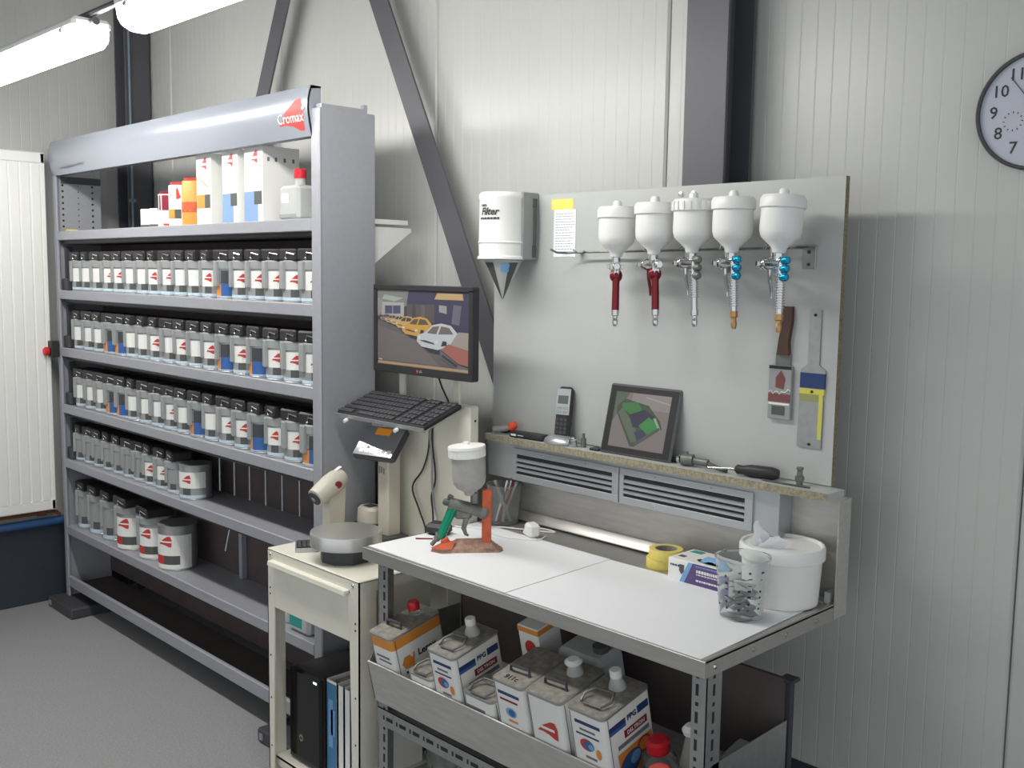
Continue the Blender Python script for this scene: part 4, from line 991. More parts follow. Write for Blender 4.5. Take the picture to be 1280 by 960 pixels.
# graduated cup
r = thing('mixing_cup', 'clear graduated mixing cup full of crumpled strips in front of the bucket', 'cup', (-1.203, 1.910, ZP))
Q = T(-1.203,1.910,ZP+.0004)
MB().lathe([(0,.001),(.046,.001),(.0475,.003),(.0600,.132),(.0625,.134),(.0625,.138),(.0592,.137),(.0462,.004),(0,.003)],36,0,Q).build('wall', M_['clear'], r)
mb = MB()
for a in (-150,-128,-98,-66,-44,-14):
    for i in range(7):
        z = .028+.014*i+random.uniform(-.002,.002)
        if random.random() < .75:
            rr_ = .0482+.0948*(z-.003)+.0006; w = random.choice((5,6,8)); hh = random.choice((.0022,.0045,.0045))
            mb.add([(rr_*math.cos(R(a+d)),rr_*math.sin(R(a+d)),z+e) for d, e in ((0,0),(w/2,0),(w,0),(w,hh),(w/2,hh),(0,hh))],[(0,1,4,5),(1,2,3,4)],0,Q)
mb.build('graduation', M_['ink'], r, kind='stuff')
random.seed(11)
sm = [MB(), MB(), MB()]
for i in range(60):
    z = .008+.0011*i if i < 46 else .058+random.random()*.022
    rad = random.uniform(0,.030); a = random.uniform(0,6.28)
    E = Q @ T(rad*math.cos(a),rad*math.sin(a),z) @ RZ(random.uniform(0,360)) @ RX(random.uniform(-35,35)) @ RY(random.uniform(-30,30))
    w, l = random.uniform(.005,.010), random.uniform(.010,.016)
    sm[i % 3].box(-l,l,-w,w,-.0005,.0005,M=E)
for k, m in enumerate(('galv','grey','cardboard')): sm[k].build('crumpled_strips', M_[m], r, kind='stuff')
MB().box(-.02,.018,-.001,.001,-.012,.014,M=Q@T(.012,-.012,.074)@RZ(20)@RX(24)).build('folded_sachet', M_['whitep'], r)
# glove box
r = thing('glove_box', 'purple and white glove box with a blue glove poking out beside the tape', 'box', (-1.375, 2.075, BZ+.002))
gx0, gx1, gy0, gy1, gz = -1.488, -1.308, 2.020, 2.128, .056
gb = BZ+.0002
MB().box(gx0,gx1,gy0,gy1,gb,gb+gz,b=.0015).build('carton', M_['white'], r)
y = gy0-.0006
MB().add([(gx,y,gb+z) for gx, z in ((gx0+.050,.001),(gx1-.001,.001),(gx1-.001,gz-.001),(gx0+.075,gz-.001))],[(0,1,2,3)],0).add([(gx,y,gb+z) for gx, z in ((gx0+.036,.001),(gx0+.050,.001),(gx0+.075,gz-.001),(gx0+.062,gz-.001))],[(0,1,2,3)],1).add([(gx,y-.0002,gb+z) for gx, z in ((gx0+.034,.045),(gx0+.050,.045),(gx0+.049,.028),(gx0+.042,.020),(gx0+.035,.028))],[(0,1,2,3,4)],2).build('print', [M_['purple'],M_['skyblue'],M_['dkgrey']], r)
random.seed(21)
for m, z, x0_, x1_, hh in (('navy',.040,.008,.031,.0022),('white',.037,.086,.170,.0036),('white',.029,.086,.150,.0012),('white',.014,.086,.165,.0022),('skyblue',.049,.084,.165,.0012)):
    mb = MB(); x = gx0+x0_
    while x < gx0+x1_:
        w = random.uniform(.003,.008); mb.box(x,x+w,y-.0005,y-.0002,gb+z-hh,gb+z+hh); x += w+.0018
    mb.build('small_print', M_[m], r, kind='stuff')
n = 18
MB().add([(gx0+.115+.050*math.cos(2*math.pi*k/n),gy0+.034+.020*math.sin(2*math.pi*k/n),gb+gz+.0004) for k in range(n)],[tuple(range(n))]).build('opening', M_['ink'], r)
mb = MB(); v = []; f = []
for i in range(9):
    t = i/8
    for j in range(5):
        s_ = j/4-.5
        v.append((gx0+.078+.085*t, gy0+.030+s_*.030*math.sin(math.pi*(.15+.75*t)), gb+gz+.001+.016*math.sin(math.pi*t)*(1-3*s_*s_)+.003*math.sin(9*t+5*s_)))
for i in range(8):
    for j in range(4): f.append((i*5+j,i*5+j+1,i*5+j+6,i*5+j+5))
mb.add(v,f).build('glove', M_['skyblue'], r, sharp=60)
MB().box(gx0+.01,gx0+.045,gy1-.03,gy1-.008,gb+gz,gb+gz+.0006).build('top_print', M_['greenp'], r)
MB().box(gx0+.012,gx0+.030,gy0+.025,gy0+.04,gb+gz,gb+gz+.0006).build('top_mark', M_['dkgrey'], r)
# tape rolls
for z, lab, dx in ((BZ+.0002, 'yellow masking tape roll, the lower of the two stacked beside the glove box', -.005), (BZ+.0252, 'yellow masking tape roll, the upper of the two stacked beside the glove box', .003)):
    r = thing('tape_roll', lab, 'tape', (-1.556+dx, 2.098, z), group='stacked masking tape rolls')
    MB().lathe([(.0295,0),(.044,0),(.0445,.001),(.0445,.0238),(.044,.0248),(.0295,.0248)],32,0,None,close=False).build('tape', M_['yellow'], r, world=False)
    MB().lathe([(.0265,.0004),(.0296,.0004),(.0296,.0246),(.0265,.0246),(.0265,.0004)],28,0,None,close=False).build('core', M_['cardboard'], r, world=False)
# charger plug with cable
r = thing('charger_plug', 'white charger plug with a looping white cable on the paper', 'charger', (-2.00, 2.05, ZP))
Q = T(-1.995,2.05,ZP) @ RZ(-20)
MB().box(-.021,.021,-.018,.018,.0,.040,b=.007,M=Q).box(-.040,-.018,-.013,.013,.0,.012,b=.004,M=Q).build('body', M_['whitep'], r)
MB().tube([tuple(Q@Vector(p)) for p in ((-.04,0,.006),(-.06,.01,.004),(-.075,.04,.003),(-.05,.07,.003),(-.01,.075,.003))]+[(-2.08,2.075,ZP+.0025),(-2.13,2.05,ZP+.0025),(-2.14,2.0,ZP+.0025),(-2.09,1.98,ZP+.0025),(-2.02,1.985,ZP+.0025),(-1.955,2.03,ZP+.0025),(-1.965,2.075,ZP+.0025)],.0022,6,smooth=True).tube([(-2.135,2.0,ZP+.0028),(-2.18,1.985,ZP+.003),(-2.20,1.965,ZP+.003),(-2.225,1.955,ZP+.003)],.0022,6).build('cable', M_['whitep'], r)
for dx in (-.008,.008): MB().cyl(tuple(Q@Vector((-.040,dx,.006))),tuple(Q@Vector((-.056,dx,.006))),.002,seg=8).build('pin', M_['dark'], r)
# pencil cup
r = thing('pen_cup', 'smudged clear plastic cup crammed with brushes and pens behind the gun stand', 'cup', (-2.170, 2.105, BZ))
Q = T(-2.170,2.105,BZ+.0002)
MB().lathe([(0,.001),(.042,.001),(.044,.003),(.0535,.118),(.0555,.120),(.0555,.123),(.0520,.122),(.0425,.004),(0,.003)],30,0,Q).build('wall', mat('smudged_clear_plastic',(226,228,226),.16,trans=.9,ior=1.2), r)
random.seed(5)
cols = ['galv','grey','dark','maroon','wood','whitep','chrome','redcap','dkgrey']
for i in range(14):
    a = random.uniform(0,6.28); b0 = random.uniform(.004,.026); b1 = random.uniform(.02,.044); a2 = a+random.uniform(-.9,.9); h = random.uniform(.118,.142)
    MB().cyl(tuple(Q@Vector((b0*math.cos(a+3),b0*math.sin(a+3),.007))),tuple(Q@Vector((b1*math.cos(a2),b1*math.sin(a2),h))),random.uniform(.003,.0055),seg=8).build(random.choice(('pen','brush_handle')), M_[cols[i % 9]], r)
# black adapter
r = thing('power_adapter', 'black power adapter at the left bench edge behind the green gun handle', 'adapter', (-2.196, 1.868, ZP))
Q = T(-2.196,1.868,ZP) @ RZ(20)
MB().box(-.034,.034,-.028,.028,0,.034,b=.010,M=Q).build('body', M_['black'], r)
MB().ball(tuple(Q@Vector((.022,-.0285,.022))),.002,8).build('indicator', M_['led'], r)
solo(MB().add([(x,y,z) for z in (BZ+.0005,BZ+.003) for x, y in ((-1.175,2.128),(-1.125,2.136),(-1.112,2.170),(-1.165,2.172))],[(3,2,1,0),(4,5,6,7),(0,1,5,4),(1,2,6,5),(2,3,7,6),(3,0,4,7)]).box(-1.122,-1.110,2.135,2.172,BZ+.001,BZ+.028), 'clear_offcut', M_['milky'], 'small pale plastic offcut lying in the rear right bench corner', 'offcut')
solo(MB().box(-.014,.014,-.0008,.0008,0,.0012,M=T(-2.185,1.79,ZP)@RZ(48)).cyl((-2.195,1.78,ZP+.002),(-2.16,1.815,ZP+.002),.002), 'red_pencil', M_['redano'], 'short red pencil lying on the paper left of the gun stand', 'pencil')
# spray gun on its stand
e1 = Vector((.70,.714,0))
gO = Vector((-2.02,1.82,ZP))
GM = T(*gO) @ Matrix.Rotation(math.atan2(.714,.70),4,'Z')      # local x to the right along the bench diagonal
r = thing('gun_stand', 'paint spattered orange stand holding the green spray gun on the bench', 'stand', tuple(gO)); 
base = [(-.098,-.030),(-.066,-.052),(-.040,-.044),(.090,-.030),(.100,-.012),(.085,.028),(-.02,.042),(-.085,.006)]
v = [(x,y,0) for x, y in base]+[(x*.96,y*.9,.010) for x, y in base]; k = len(base)
MB().add(v,[tuple(range(k))[::-1],tuple(range(k,2*k))]+[(i,(i+1)%k,k+(i+1)%k,k+i) for i in range(k)],0,GM).add([(x,y,z) for x, y, z in ((-.07,-.04,.009),(.08,-.024,.009),(.082,.022,.009),(-.02,.034,.009),(-.04,-.012,.026),(.06,-.002,.030),(.06,.010,.030),(-.03,.012,.026))],[(0,1,5,4),(1,2,6,5),(2,3,7,6),(3,0,4,7),(4,5,6,7)],0,GM).build('base', M_['spatter'], r)
MB().add([(x,y,z) for x, y, z in ((-.098,-.032,.011),(-.066,-.052,.011),(-.040,-.044,.011),(-.030,-.020,.028),(-.060,-.004,.024))],[(0,1,2,3),(0,3,4)],0,GM).box(-.052,-.030,-.020,-.004,.012,.058,b=.002,M=GM@RY(-28)).build('front_rest', M_['rustorange'], r)
MB().box(.040,.066,-.012,.010,.012,.168,b=.002,M=GM).build('upright', M_['rustorange'], r)
g = thing('spray_gun', 'green handled spray gun with a grey cup resting on the orange stand', 'spray gun', tuple(GM @ Vector((0,0,.09))))
MB().lathe([(.007,.150),(.014,.153),(.017,.162),(.034,.172),(.043,.184),(.0460,.200),(.0465,.262),(0,.262)],26,0,GM@T(.014,0,0)@RY(-3)).build('cup', M_['cupgrey'], g)
lp = MB().lathe([(.0475,.258),(.0500,.260),(.0500,.280),(.052,.282),(.051,.289),(.010,.293),(.009,.300),(0,.301)],30,0,GM@T(.016,0,0)@RY(-4))
for i in range(22): lp.box(-.003,.003,.048,.0512,.260,.279,M=GM@T(.016,0,0)@RY(-4)@Matrix.Rotation(2*math.pi*i/22,4,'Z'))
lp.build('lid', M_['whitep'], g)
MB().cyl((.020,0,.158),(.020,0,.130),.012,M=GM).cyl((-.050,0,.128),(.040,0,.106),.017,seg=14,M=GM).box(-.035,.012,-.011,.011,.085,.125,b=.006,M=GM@RY(0)).build('body', M_['gunmetal'], g)
MB().lathe_on((.036,0,.107),(.060,0,.101),[(.018,0),(.020,.004),(.020,.016),(.012,.024)],16,0,GM).build('nozzle', M_['gunmetal'], g)
MB().lathe_on((-.046,0,.128),(-.068,0,.133),[(.010,0),(.010,.016),(.006,.022),(0,.022)],12,0,GM).lathe_on((-.040,.0,.142),(-.056,0,.150),[(.007,0),(.007,.014),(0,.016)],10,0,GM).build('fan_knob', M_['dkgrey'], g)
MB().tube([(-.036,0,.126),(-.044,0,.104),(-.060,0,.066),(-.074,0,.030)],[.015,.0135,.0125,.013],12,0,GM).tube([(-.044,0,.124),(-.060,0,.130)],[.007,.004],8,0,GM).build('handle', M_['green'], g)
MB().lathe_on((-.074,0,.030),(-.100,0,-.002),[(.0135,0),(.0135,.006),(.010,.008),(.010,.018),(.006,.020),(.006,.038),(0,.038)],10,0,GM@T(0,0,.010)).build('air_fitting', M_['gunmetal'], g)
MB().tube([(.004,0,.100),(-.004,0,.080),(-.010,0,.058),(-.004,0,.042),(.004,0,.038)],[.007,.008,.007,.005,.003],8,0,GM).build('trigger', M_['gunmetal'], g)

# ================================================================ CART WITH SCALE AND COMPUTER
CX0, CX1, CY0, CY1, CZ = -2.750, -2.262, 1.632, 2.020, .785
ct_ = thing('cream_cart', 'cream metal cart with one drawer beside the workbench', 'cart', (-2.506, 1.83, 0))
MB().box(CX0,CX1,CY0,CY1,CZ-.008,CZ,b=.003).box(CX0,CX1,CY0,CY0+.004,CZ-.036,CZ-.002).box(CX0,CX0+.004,CY0,CY1,CZ-.036,CZ-.002).box(CX1-.004,CX1,CY0,CY1,CZ-.036,CZ-.002).build('top', M_['cream'], ct_)
for x in (CX0+.020, CX1-.030): MB().lathe_on((x,CY0,CZ-.018),(x,CY0-.003,CZ-.018),[(.006,0),(.005,.002),(0,.003)],10).build('bolt', M_['chrome'], ct_)
dr = MB().box(CX0+.040,CX1-.045,CY0-.001,CY0+.30,.600,.742,b=.003).build('drawer', M_['cream'], ct_)
MB().add([(x,y,z) for x in (CX0+.028,CX1-.048) for y, z in ((CY0,.752),(CY0-.016,.750),(CY0-.018,.738),(CY0-.014,.736),(CY0-.012,.742),(CY0,.742))],[(0,1,2,3,4,5),(11,10,9,8,7,6)]+[(i,(i+1)%6,6+(i+1)%6,6+i) for i in range(6)]).build('drawer_handle', M_['cream'], dr)
def cart_leg(x0, x1, y0, y1, sx, sy):
    # folded channel that narrows below the drawer
    mb = MB()
    xo = x0 if sx > 0 else x1
    w = x1-x0; yo = y0 if sy > 0 else y1
    def pl(wt, wb, z0, z1):
        mb.add([(xo,yo,z0),(xo+sx*wb,yo,z0),(xo+sx*wt,yo,z1),(xo,yo,z1),(xo,yo+sy*.004,z0),(xo+sx*wb,yo+sy*.004,z0),(xo+sx*wt,yo+sy*.004,z1),(xo,yo+sy*.004,z1)],[(0,1,2,3),(7,6,5,4),(0,4,5,1),(1,5,6,2),(2,6,7,3),(3,7,4,0)])
        mb.add([(xo,yo,z0),(xo,yo+sy*.06,z0),(xo,yo+sy*.06,z1),(xo,yo,z1),(xo+sx*.004,yo,z0),(xo+sx*.004,yo+sy*.06,z0),(xo+sx*.004,yo+sy*.06,z1),(xo+sx*.004,yo,z1)],[(0,1,2,3),(7,6,5,4),(0,4,5,1),(1,5,6,2),(2,6,7,3),(3,7,4,0)])
    pl(w, w, .575, CZ-.036); pl(w, w*.66, .018, .575)
    mb.box(xo+sx*.004, xo+sx*w*.62, yo+sy*.0038, yo+sy*.006, .02, .57)
    lg = mb.build('leg', M_['cream'], ct_)
    MB().cyl((xo+sx*w*.3,yo+sy*w*.3,0),(xo+sx*w*.3,yo+sy*w*.3,.018),.014).build('foot', M_['black'], lg)
    for z in (.14,.30,.44,.64,.66):
        MB().cyl((xo+sx*w*.4,yo-sy*.0006,z),(xo+sx*w*.4,yo+sy*.003,z),.0035,seg=8).build('bolt_hole', M_['ink'], lg)
cart_leg(CX0,CX0+.040,CY0,CY0+.04,1,1); cart_leg(CX1-.045,CX1,CY0,CY0+.04,-1,1); cart_leg(CX0,CX0+.04,CY1-.04,CY1,1,-1); cart_leg(CX1-.045,CX1,CY1-.04,CY1,-1,-1)
MB().box(CX0+.006,CX1-.006,CY0+.02,CY1-.006,.088,.100,b=.002).box(CX0+.006,CX1-.006,CY0+.02,CY0+.024,.068,.098).build('lower_shelf', M_['cream'], ct_)
# calculator
r = thing('calculator', 'small calculator with rounded end lying at the left corner of the cart top', 'calculator', (-2.668, 1.722, CZ))
Q = T(-2.668,1.724,CZ) @ RZ(-32)
MB().prism([(-.062,-.016),(-.05,-.034),(.055,-.036),(.06,-.03),(.06,.03),(.055,.036),(-.05,.034),(-.062,.016)],0,.014,M=Q).build('body', M_['alu'], r)
MB().box(-.030,.056,-.031,.031,.014,.0155,M=Q).build('keypad', M_['black'], r)
for i in range(5):
    for j in range(4): MB().box(-.025+.0163*i,-.0125+.0163*i,-.0275+.0148*j,-.0165+.0148*j,.0153,.0185,b=.001,M=Q).build('key', M_['dark'], r)
# weighing scale
sc = thing('weighing_scale', 'round steel pan weighing scale with a display column on the cart', 'scale', (-2.46, 1.76, CZ))
Q = T(-2.480,1.742,CZ+.0)
MB().prism([(.078*math.cos(R(a))*1.0,.078*math.sin(R(a))) for a in (-100,-60,-20,20,60,110,150,190,225)],0,.046,M=Q).build('base', M_['dark'], sc)
MB().lathe([(.066,.0),(.070,.002),(.070,.030),(.06,.034)],28,0,Q@T(0,0,.002)).build('base_ring', M_['gunmetal'], sc)
MB().lathe([(.060,.046),(.1055,.046),(.108,.048),(.108,.084),(.1068,.0875),(.102,.0885),(.0,.0885)],48,0,Q).build('pan', mat('polished_pan_steel',(214,213,210),.34,metal=.8), sc)
cl = MB().box(-2.601,-2.545,1.950,2.002,CZ,1.085,b=.004).build('column', M_['creamd'], sc)
MB().box(-2.60,-2.51,1.90,2.012,CZ,CZ+.022,b=.004).build('column_base', M_['dark'], sc)
mb = MB()
for i, (dx, z0, z1) in enumerate(((-.020,1.006,1.030),(-.009,1.008,1.028),(.003,1.006,1.026))): mb.box(-2.573+dx,-2.566+dx,1.9494,1.950,z0,z1)
mb.build('small_print', M_['textgrey'], cl, kind='stuff')
Q = T(-2.570,1.938,1.108) @ RZ(13.5) @ RX(47.2)
hd_ = MB().box(-.086,.086,-.062,.062,-.020,.008,b=.010,M=Q).build('display_head', M_['dark'], sc)
MB().box(-.078,.078,-.056,.056,.007,.0092,b=.001,M=Q).build('keypad_foil', mat('glossy_grey_foil',(150,152,156),.08,metal=.35), hd_)
MB().box(-.030,.030,.024,.050,.0090,.0098,M=Q).build('readout', M_['amber'], hd_)
for i in range(6):
    MB().box(-.058+.022*i,-.042+.022*i,-.045,-.030,.0090,.0096,M=Q).build('key', M_['whitep'], hd_)
# colour measuring device
r = thing('colour_meter', 'cream gun-shaped colour meter with a red badge standing behind the scale', 'colour meter', (-2.672, 1.83, CZ))
A, B = Vector((-2.664,1.752,.938)), Vector((-2.676,1.872,1.000))
MB().lathe_on(A,B,[(.020,0),(.030,.004),(.033,.03),(.037,.075),(.035,.105),(.026,.128),(0,.138)],26).build('barrel', M_['creamd'], r)
MB().lathe_on(A+(A-B)*.02,A+(B-A)*.03,[(.012,0),(.024,.001),(.024,.006),(.020,.007)],20).build('aperture_ring', M_['dark'], r)
MB().lathe_on(A+(A-B)*.05,A,[(.004,0),(.009,.001),(.009,.008)],12).build('aperture', M_['chrome'], r)
MB().add([(x,y,z) for x, y, z in ((-2.695,1.800,CZ+.02),(-2.648,1.800,CZ+.02),(-2.648,1.852,CZ+.02),(-2.695,1.852,CZ+.02),(-2.690,1.800,.95),(-2.652,1.800,.95),(-2.652,1.862,.965),(-2.690,1.862,.965))],[(0,3,2,1),(4,5,6,7),(0,1,5,4),(1,2,6,5),(2,3,7,6),(3,0,4,7)]).build('grip', M_['creamd'], r)
MB().box(-2.722,-2.630,1.785,1.875,CZ,CZ+.022,b=.006).build('foot', M_['creamd'], r)
MB().lathe_on((-2.636,1.822,.978),(-2.630,1.8205,.977),[(.012,0),(.012,.004),(0,.005)],18).build('badge', mat('dull_red_badge',(132,44,48),.4), r)
MB().box(-.008,.008,-.012,.012,-.001,.001,M=T(-2.671,1.845,1.0215)@RX(27)).build('sticker', M_['white'], r)
# docking cradle
r = thing('docking_cradle', 'small rounded cream cradle behind the steel pan of the scale', 'cradle', (-2.674, 1.975, CZ))
MB().box(-2.724,-2.626,1.935,2.015,CZ,CZ+.040,b=.006).build('plinth', M_['black'], r)
MB().lathe([(.040,.040),(.043,.044),(.041,.085),(.034,.094),(0,.095)],26,0,T(-2.674,1.975,CZ)@Matrix.Diagonal((1.12,.95,1,1))).build('shell', M_['creamd'], r)
MB().box(-2.692,-2.655,1.958,1.992,CZ+.0948,CZ+.097,b=.001).build('socket', M_['dark'], r)
# computer stand
cs = thing('computer_stand', 'cream sheet metal stand behind the cart carrying the monitor and keyboard tray', 'stand', (-2.47, 2.05, 0))
MB().box(-2.702,-2.246,2.030,2.068,.470,1.250,b=.004).build('panel', M_['cream'], cs)
for x in (-2.672,-2.276): MB().box(x-.012,x+.012,2.038,2.062,0,.475,b=.002).build('leg', M_['steeldark'], cs)
MB().cyl((-2.2464,2.052,1.205),(-2.2455,2.052,1.205),.004,seg=8).build('bolt_hole', M_['ink'], cs)
for x in (-2.590, -2.322): MB().box(x-.013,x+.013,2.040,2.050,1.20,1.47,b=.001).build('post', M_['cream'], cs)
kb_a = math.degrees(math.atan2(.058,.155))
KQ = T(-2.495,2.030,1.246) @ RX(kb_a)           # local y negative towards the room
MB().box(-.225,.225,-.168,0,-.003,0,M=KQ).box(-.225,.225,-.170,-.167,-.003,.010,M=KQ).build('keyboard_tray', M_['alu'], cs)
for x in (-.16, .10): MB().cyl((x,-.172,-.006),(x,-.186,-.006),.006,M=KQ).build('tray_peg', M_['whitep'], cs)
MB().box(-.028,.028,-.1745,-.170,-.010,.004,b=.002,M=KQ).build('tray_clip', M_['chrome'], cs)
kb = thing('keyboard', 'black computer keyboard lying on the sloping tray below the monitor', 'keyboard'); kb.matrix_world = KQ; MW[kb] = KQ
MB().box(-.222,.222,-.164,-.006,.0004,.014,b=.004).build('case', M_['black'], kb, world=False)
keym = MB().box(-.0078,.0078,-.0078,.0078,0,.006,b=.0015).mesh('key', M_['dark'])
for j in range(6):
    for i in range(23):
        if i in (15, 19) or (j == 0 and i in (4,5,6,7,8)): continue
        o = bpy.data.objects.new('key', keym); COL.objects.link(o); o.parent = kb; o.location = (-.208+.0189*i+(.004*j if i < 14 else 0)*0, -.150+.0258*j, .0135)
        o.scale = (1, 1.25, 1)
MB().box(-.115,-.03,-.158,-.142,.0136,.019,b=.0015).build('space_bar', M_['dark'], kb, world=False)
# monitor
mn = thing('monitor', 'black flat monitor showing a row of parked cars', 'monitor', (-2.395, 1.97, 1.335))
mx0, mx1, mz0, mz1, my = -2.634, -2.160, 1.336, 1.612, 1.958
MB().box(mx0,mx1,my+.006,my+.030,mz0,mz1,b=.004).build('housing', M_['black'], mn)
bz_ = MB().box(mx0,mx1,my,my+.008,mz1-.017,mz1,b=.002).box(mx0,mx1,my,my+.008,mz0,mz0+.026,b=.002).box(mx0,mx0+.016,my,my+.008,mz0+.02,mz1-.01,b=.002).box(mx1-.018,mx1,my,my+.008,mz0+.02,mz1-.01,b=.002).build('bezel', M_['black'], mn)
MB().box(mx0+.10,mx1-.10,my+.03,my+.05,mz0+.05,mz1-.05,b=.008).box(-2.60,-2.31,my+.046,2.040,1.43,1.46).build('rear_mount', M_['dark'], mn)
lgx = (mx0+mx1)/2
n = 14; MB().add([(lgx-.012+.0052*math.cos(2*math.pi*k/n),my-.0006,mz0+.013+.0052*math.sin(2*math.pi*k/n)) for k in range(n)],[tuple(range(n))]).build('badge', M_['red'], bz_)
text('LG', .010, M_['grey'], bz_, wm(bz_, T(lgx+.004,my-.0006,mz0+.013)@FRONT), bold=.0003)
Q = T(mx0+.016,my+.0058,mz0+.026) @ FRONT
sw_, sh_ = (mx1-mx0)-.034, (mz1-mz0)-.043
def car(cx, cy, w, h, body, glass=(62,58,62)):
    """three quarter view of a parked car, front towards the lower left"""
    def p(*q): return [(cx+x*w, cy+y*h) for x, y in q]
    return [((44,42,50), p((-.46,-.30),(-.2,-.52),(.12,-.56),(.52,-.05),(.4,.0))),
            (body, p((-.52,-.18),(-.50,.04),(-.30,.16),(-.12,.44),(.10,.52),(.34,.46),(.50,.20),(.50,-.04),(.16,-.36),(.02,-.44),(-.40,-.36))),
            (glass, p((-.26,.14),(-.11,.38),(.06,.42),(-.02,.12))), (glass, p((.03,.12),(.10,.42),(.30,.38),(.40,.16))),
            ((40,40,48), p((.10,-.30),(.14,-.10),(.24,-.12),(.24,-.26))), ((40,40,48), p((.40,-.12),(.43,.04),(.50,.02),(.49,-.06))),
            ((70,66,66), p((-.46,-.14),(-.30,-.20),(-.06,-.26),(-.08,-.20),(-.30,-.12))), ((236,232,220), p((-.50,-.08),(-.42,-.10),(-.42,-.02),(-.50,.0))), ((236,232,220), p((-.06,-.20),(.02,-.20),(.02,-.10),(-.06,-.12)))]
P = [((64,58,68), rect(0,0,1,1)), ((96,90,92), [(0,0),(1,0),(1,.10),(.62,.28),(.40,.44),(0,.60)]),
 ((110,102,102), [(0,.06),(.70,.04),(.46,.36),(0,.52)]),
 ((126,128,122), [(0,.64),(.34,.80),(.36,1),(0,1)]), ((170,176,170), [(.05,.88),(.08,.94),(.30,.90),(.20,.85)]), ((150,146,140), [(.0,.90),(.06,.86),(.06,.70),(0,.66)]),
 ((56,52,80), [(.36,1),(1,1),(1,.50),(.34,.60),(.34,.84)]), ((80,74,76), [(.34,.82),(.64,.83),(.64,.60),(.34,.62)]), ((96,88,84), [(.50,.82),(.54,.82),(.54,.62),(.50,.62)]), ((66,60,64), [(.40,.82),(.44,.82),(.44,.62),(.40,.62)]),
 ((204,166,110), [(.64,.90),(.94,.90),(.93,.98),(.67,.98)]), ((158,158,158), [(.69,.74),(.77,.72),(.77,.82),(.69,.83)]), ((104,100,118), [(.82,.60),(.90,.58),(.92,.83),(.84,.84)]),
 ((178,178,174), [(.05,.66),(.06,.84),(.31,.84),(.31,.66)]), ((72,68,100), [(.09,.68),(.27,.69),(.27,.80),(.09,.79)]), ((150,150,150), [(.175,.68),(.185,.68),(.185,.80),(.175,.80)])]
P += car(.10,.625,.12,.10,(150,120,104)) + car(.17,.61,.14,.12,(190,160,120)) + car(.25,.595,.17,.14,(206,176,128)) + car(.33,.57,.21,.18,(214,170,96)) + car(.46,.525,.32,.27,(220,162,62),(90,76,60)) + car(.68,.41,.42,.36,(206,212,218),(110,100,92))
P += [((164,154,144), [(.80,.30),(.90,.50),(1,.50),(1,.20),(.84,.24)]), ((168,96,86), [(.72,.26),(.80,.34),(1,.28),(1,.08),(.90,.10)]), ((96,98,106), [(.71,.26),(.90,.09),(1,.06),(1,.0),(.86,.05),(.72,.16)]), ((50,50,58), [(.73,.17),(.88,.05),(.90,.08),(.74,.20)]),
 ((190,154,108), [(.02,.0),(1,.0),(1,.035),(.02,.035)]), ((206,206,214), [(.03,.05),(.07,.05),(.07,.065),(.03,.065)])]
picture(mn, Q, sw_, sh_, P, z0=.0002)
MB().tube([(-2.36,1.99,1.36),(-2.365,2.02,1.30),(-2.372,2.072,1.22),(-2.37,2.075,.9)],.003,6).build('cable', M_['black'], mn)
# cables on the cream panel
solo(MB().tube([(-2.43,2.026,1.18),(-2.43,2.022,1.10),(-2.455,2.020,1.03),(-2.505,2.018,.965),(-2.470,2.016,.90),(-2.43,2.010,.845),(-2.42,2.00,.80),(-2.41,1.99,CZ+.004)],.003,6,smooth=True), 'black_cable', M_['black'], 'black cable hanging in a wave down the cream panel, left of the pale cable', 'cable')
solo(MB().tube([(-2.415,2.026,1.19),(-2.415,2.024,1.12),(-2.40,2.022,1.05),(-2.395,2.020,1.0),(-2.41,2.018,.95),(-2.395,2.012,.90),(-2.38,2.00,.83),(-2.37,1.99,CZ+.004)],.003,6,smooth=True), 'black_cable', M_['black'], 'black cable hanging down the cream panel behind the pale cable', 'cable')
solo(MB().tube([(-2.42,2.022,1.19),(-2.418,2.018,1.14),(-2.404,2.014,1.07),(-2.400,2.012,1.0),(-2.385,2.008,.93),(-2.355,2.00,.87),(-2.345,1.99,CZ+.004)],.0035,6,smooth=True), 'pale_cable', M_['grey'], 'pale grey cable hanging down the cream panel from the keyboard', 'cable')
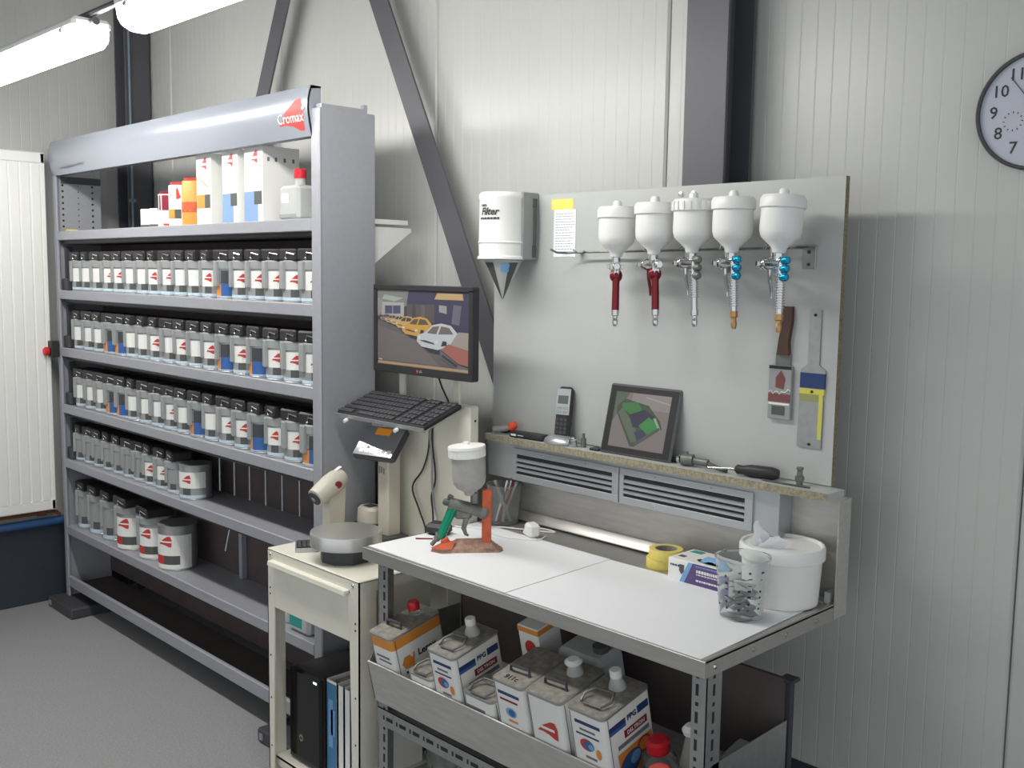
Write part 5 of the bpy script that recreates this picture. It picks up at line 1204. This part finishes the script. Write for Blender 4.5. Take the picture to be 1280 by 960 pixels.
# computer tower and binders
pc = thing('computer_tower', 'black computer tower standing on the lower shelf of the cart', 'computer', (-2.62, 1.85, .1))
MB().box(-2.700,-2.530,1.690,2.012,.100,.402,b=.006).build('case', M_['black'], pc)
fp = MB().box(-2.704,-2.526,1.676,1.692,.102,.404,b=.010).build('front_panel', mat('glossy_black',(18,18,20),.12), pc)
MB().lathe_on((-2.632,1.6765,.186),(-2.632,1.6745,.186),[(.011,0),(.011,.0015)],20).build('badge', M_['galv'], fp)
text('hp', .014, M_['ink'], fp, wm(fp, T(-2.632,1.6742,.187)@FRONT), shear=.2)
MB().box(-2.562,-2.544,1.6748,1.6765,.385,.391).build('power_light', M_['led'], fp)
def binder(x0, x1, z1, spine, label, y0=1.692):
    r = thing('ring_binder', label, 'binder', ((x0+x1)/2, 1.82, .1), group='binders beside the computer tower')
    MB().box(x0,x0+.003,y0,1.97,.1,z1).box(x1-.003,x1,y0,1.97,.1,z1).box(x0,x1,y0,y0+.003,.1,z1).build('cover', M_['whitep'], r)
    MB().box(x0+.006,x1-.006,y0+.03,1.965,.106,z1-.012).build('pages', M_['cardboard'], r)
    if spine:
        MB().box(x0+.004,x1-.004,y0-.0006,y0,.125,z1-.008).build('spine_label', M_['bluebox'], r)
        MB().box(x0+.012,x1-.022,y0-.0010,y0-.0005,.20,z1-.06).box(x0+.024,x1-.012,y0-.0010,y0-.0005,.24,z1-.09).build('spine_print', M_['skyblue'], r)
    return r
binder(-2.515,-2.458,.412,True,'white binder with a blue spine label beside the computer tower')
binder(-2.454,-2.424,.410,False,'plain white binder in the middle of the three beside the tower')
binder(-2.420,-2.390,.408,False,'plain white binder next to the right cart leg')
# ================================================================ WALL CLOCK, BRACKET
ck = thing('wall_clock', 'round white wall clock with a dark rim at the right edge', 'clock', (-.789, 2.312, 1.885))
Q = T(-.789,WY,2.012) @ RX(90)
MB().lathe([(.122,0),(.126,.004),(.126,.020),(.123,.025),(.118,.024),(.1175,.016)],56,0,Q,close=False).build('rim', M_['dark'], ck)
MB().lathe([(.1185,.012),(.1185,.016),(0,.016)],56,0,Q).build('dial', M_['glass'], ck)
for n_ in range(1,13):
    a = R(90-30*n_); text(str(n_), .036, M_['textdark'], ck, wm(ck, Q @ T(.089*math.cos(a),.089*math.sin(a),.0166)), name='numeral', bold=.0003)
mb = MB()
for k in range(12): a = R(30*k); mb.box(-.001,.001,.017,.021,.0162,.0166,M=Q@T(-.048,-.020,0)@Matrix.Rotation(a,4,'Z'))
mb.build('small_dial', M_['maroon'], ck, kind='stuff')
for L, w, a in ((.060,.004,-62),(.085,.003,-118),(.092,.0008,38)): MB().box(-w,w,-.012,L,.018,.0188,M=Q@Matrix.Rotation(R(a),4,'Z')).build('hand', M_['dark'], ck)
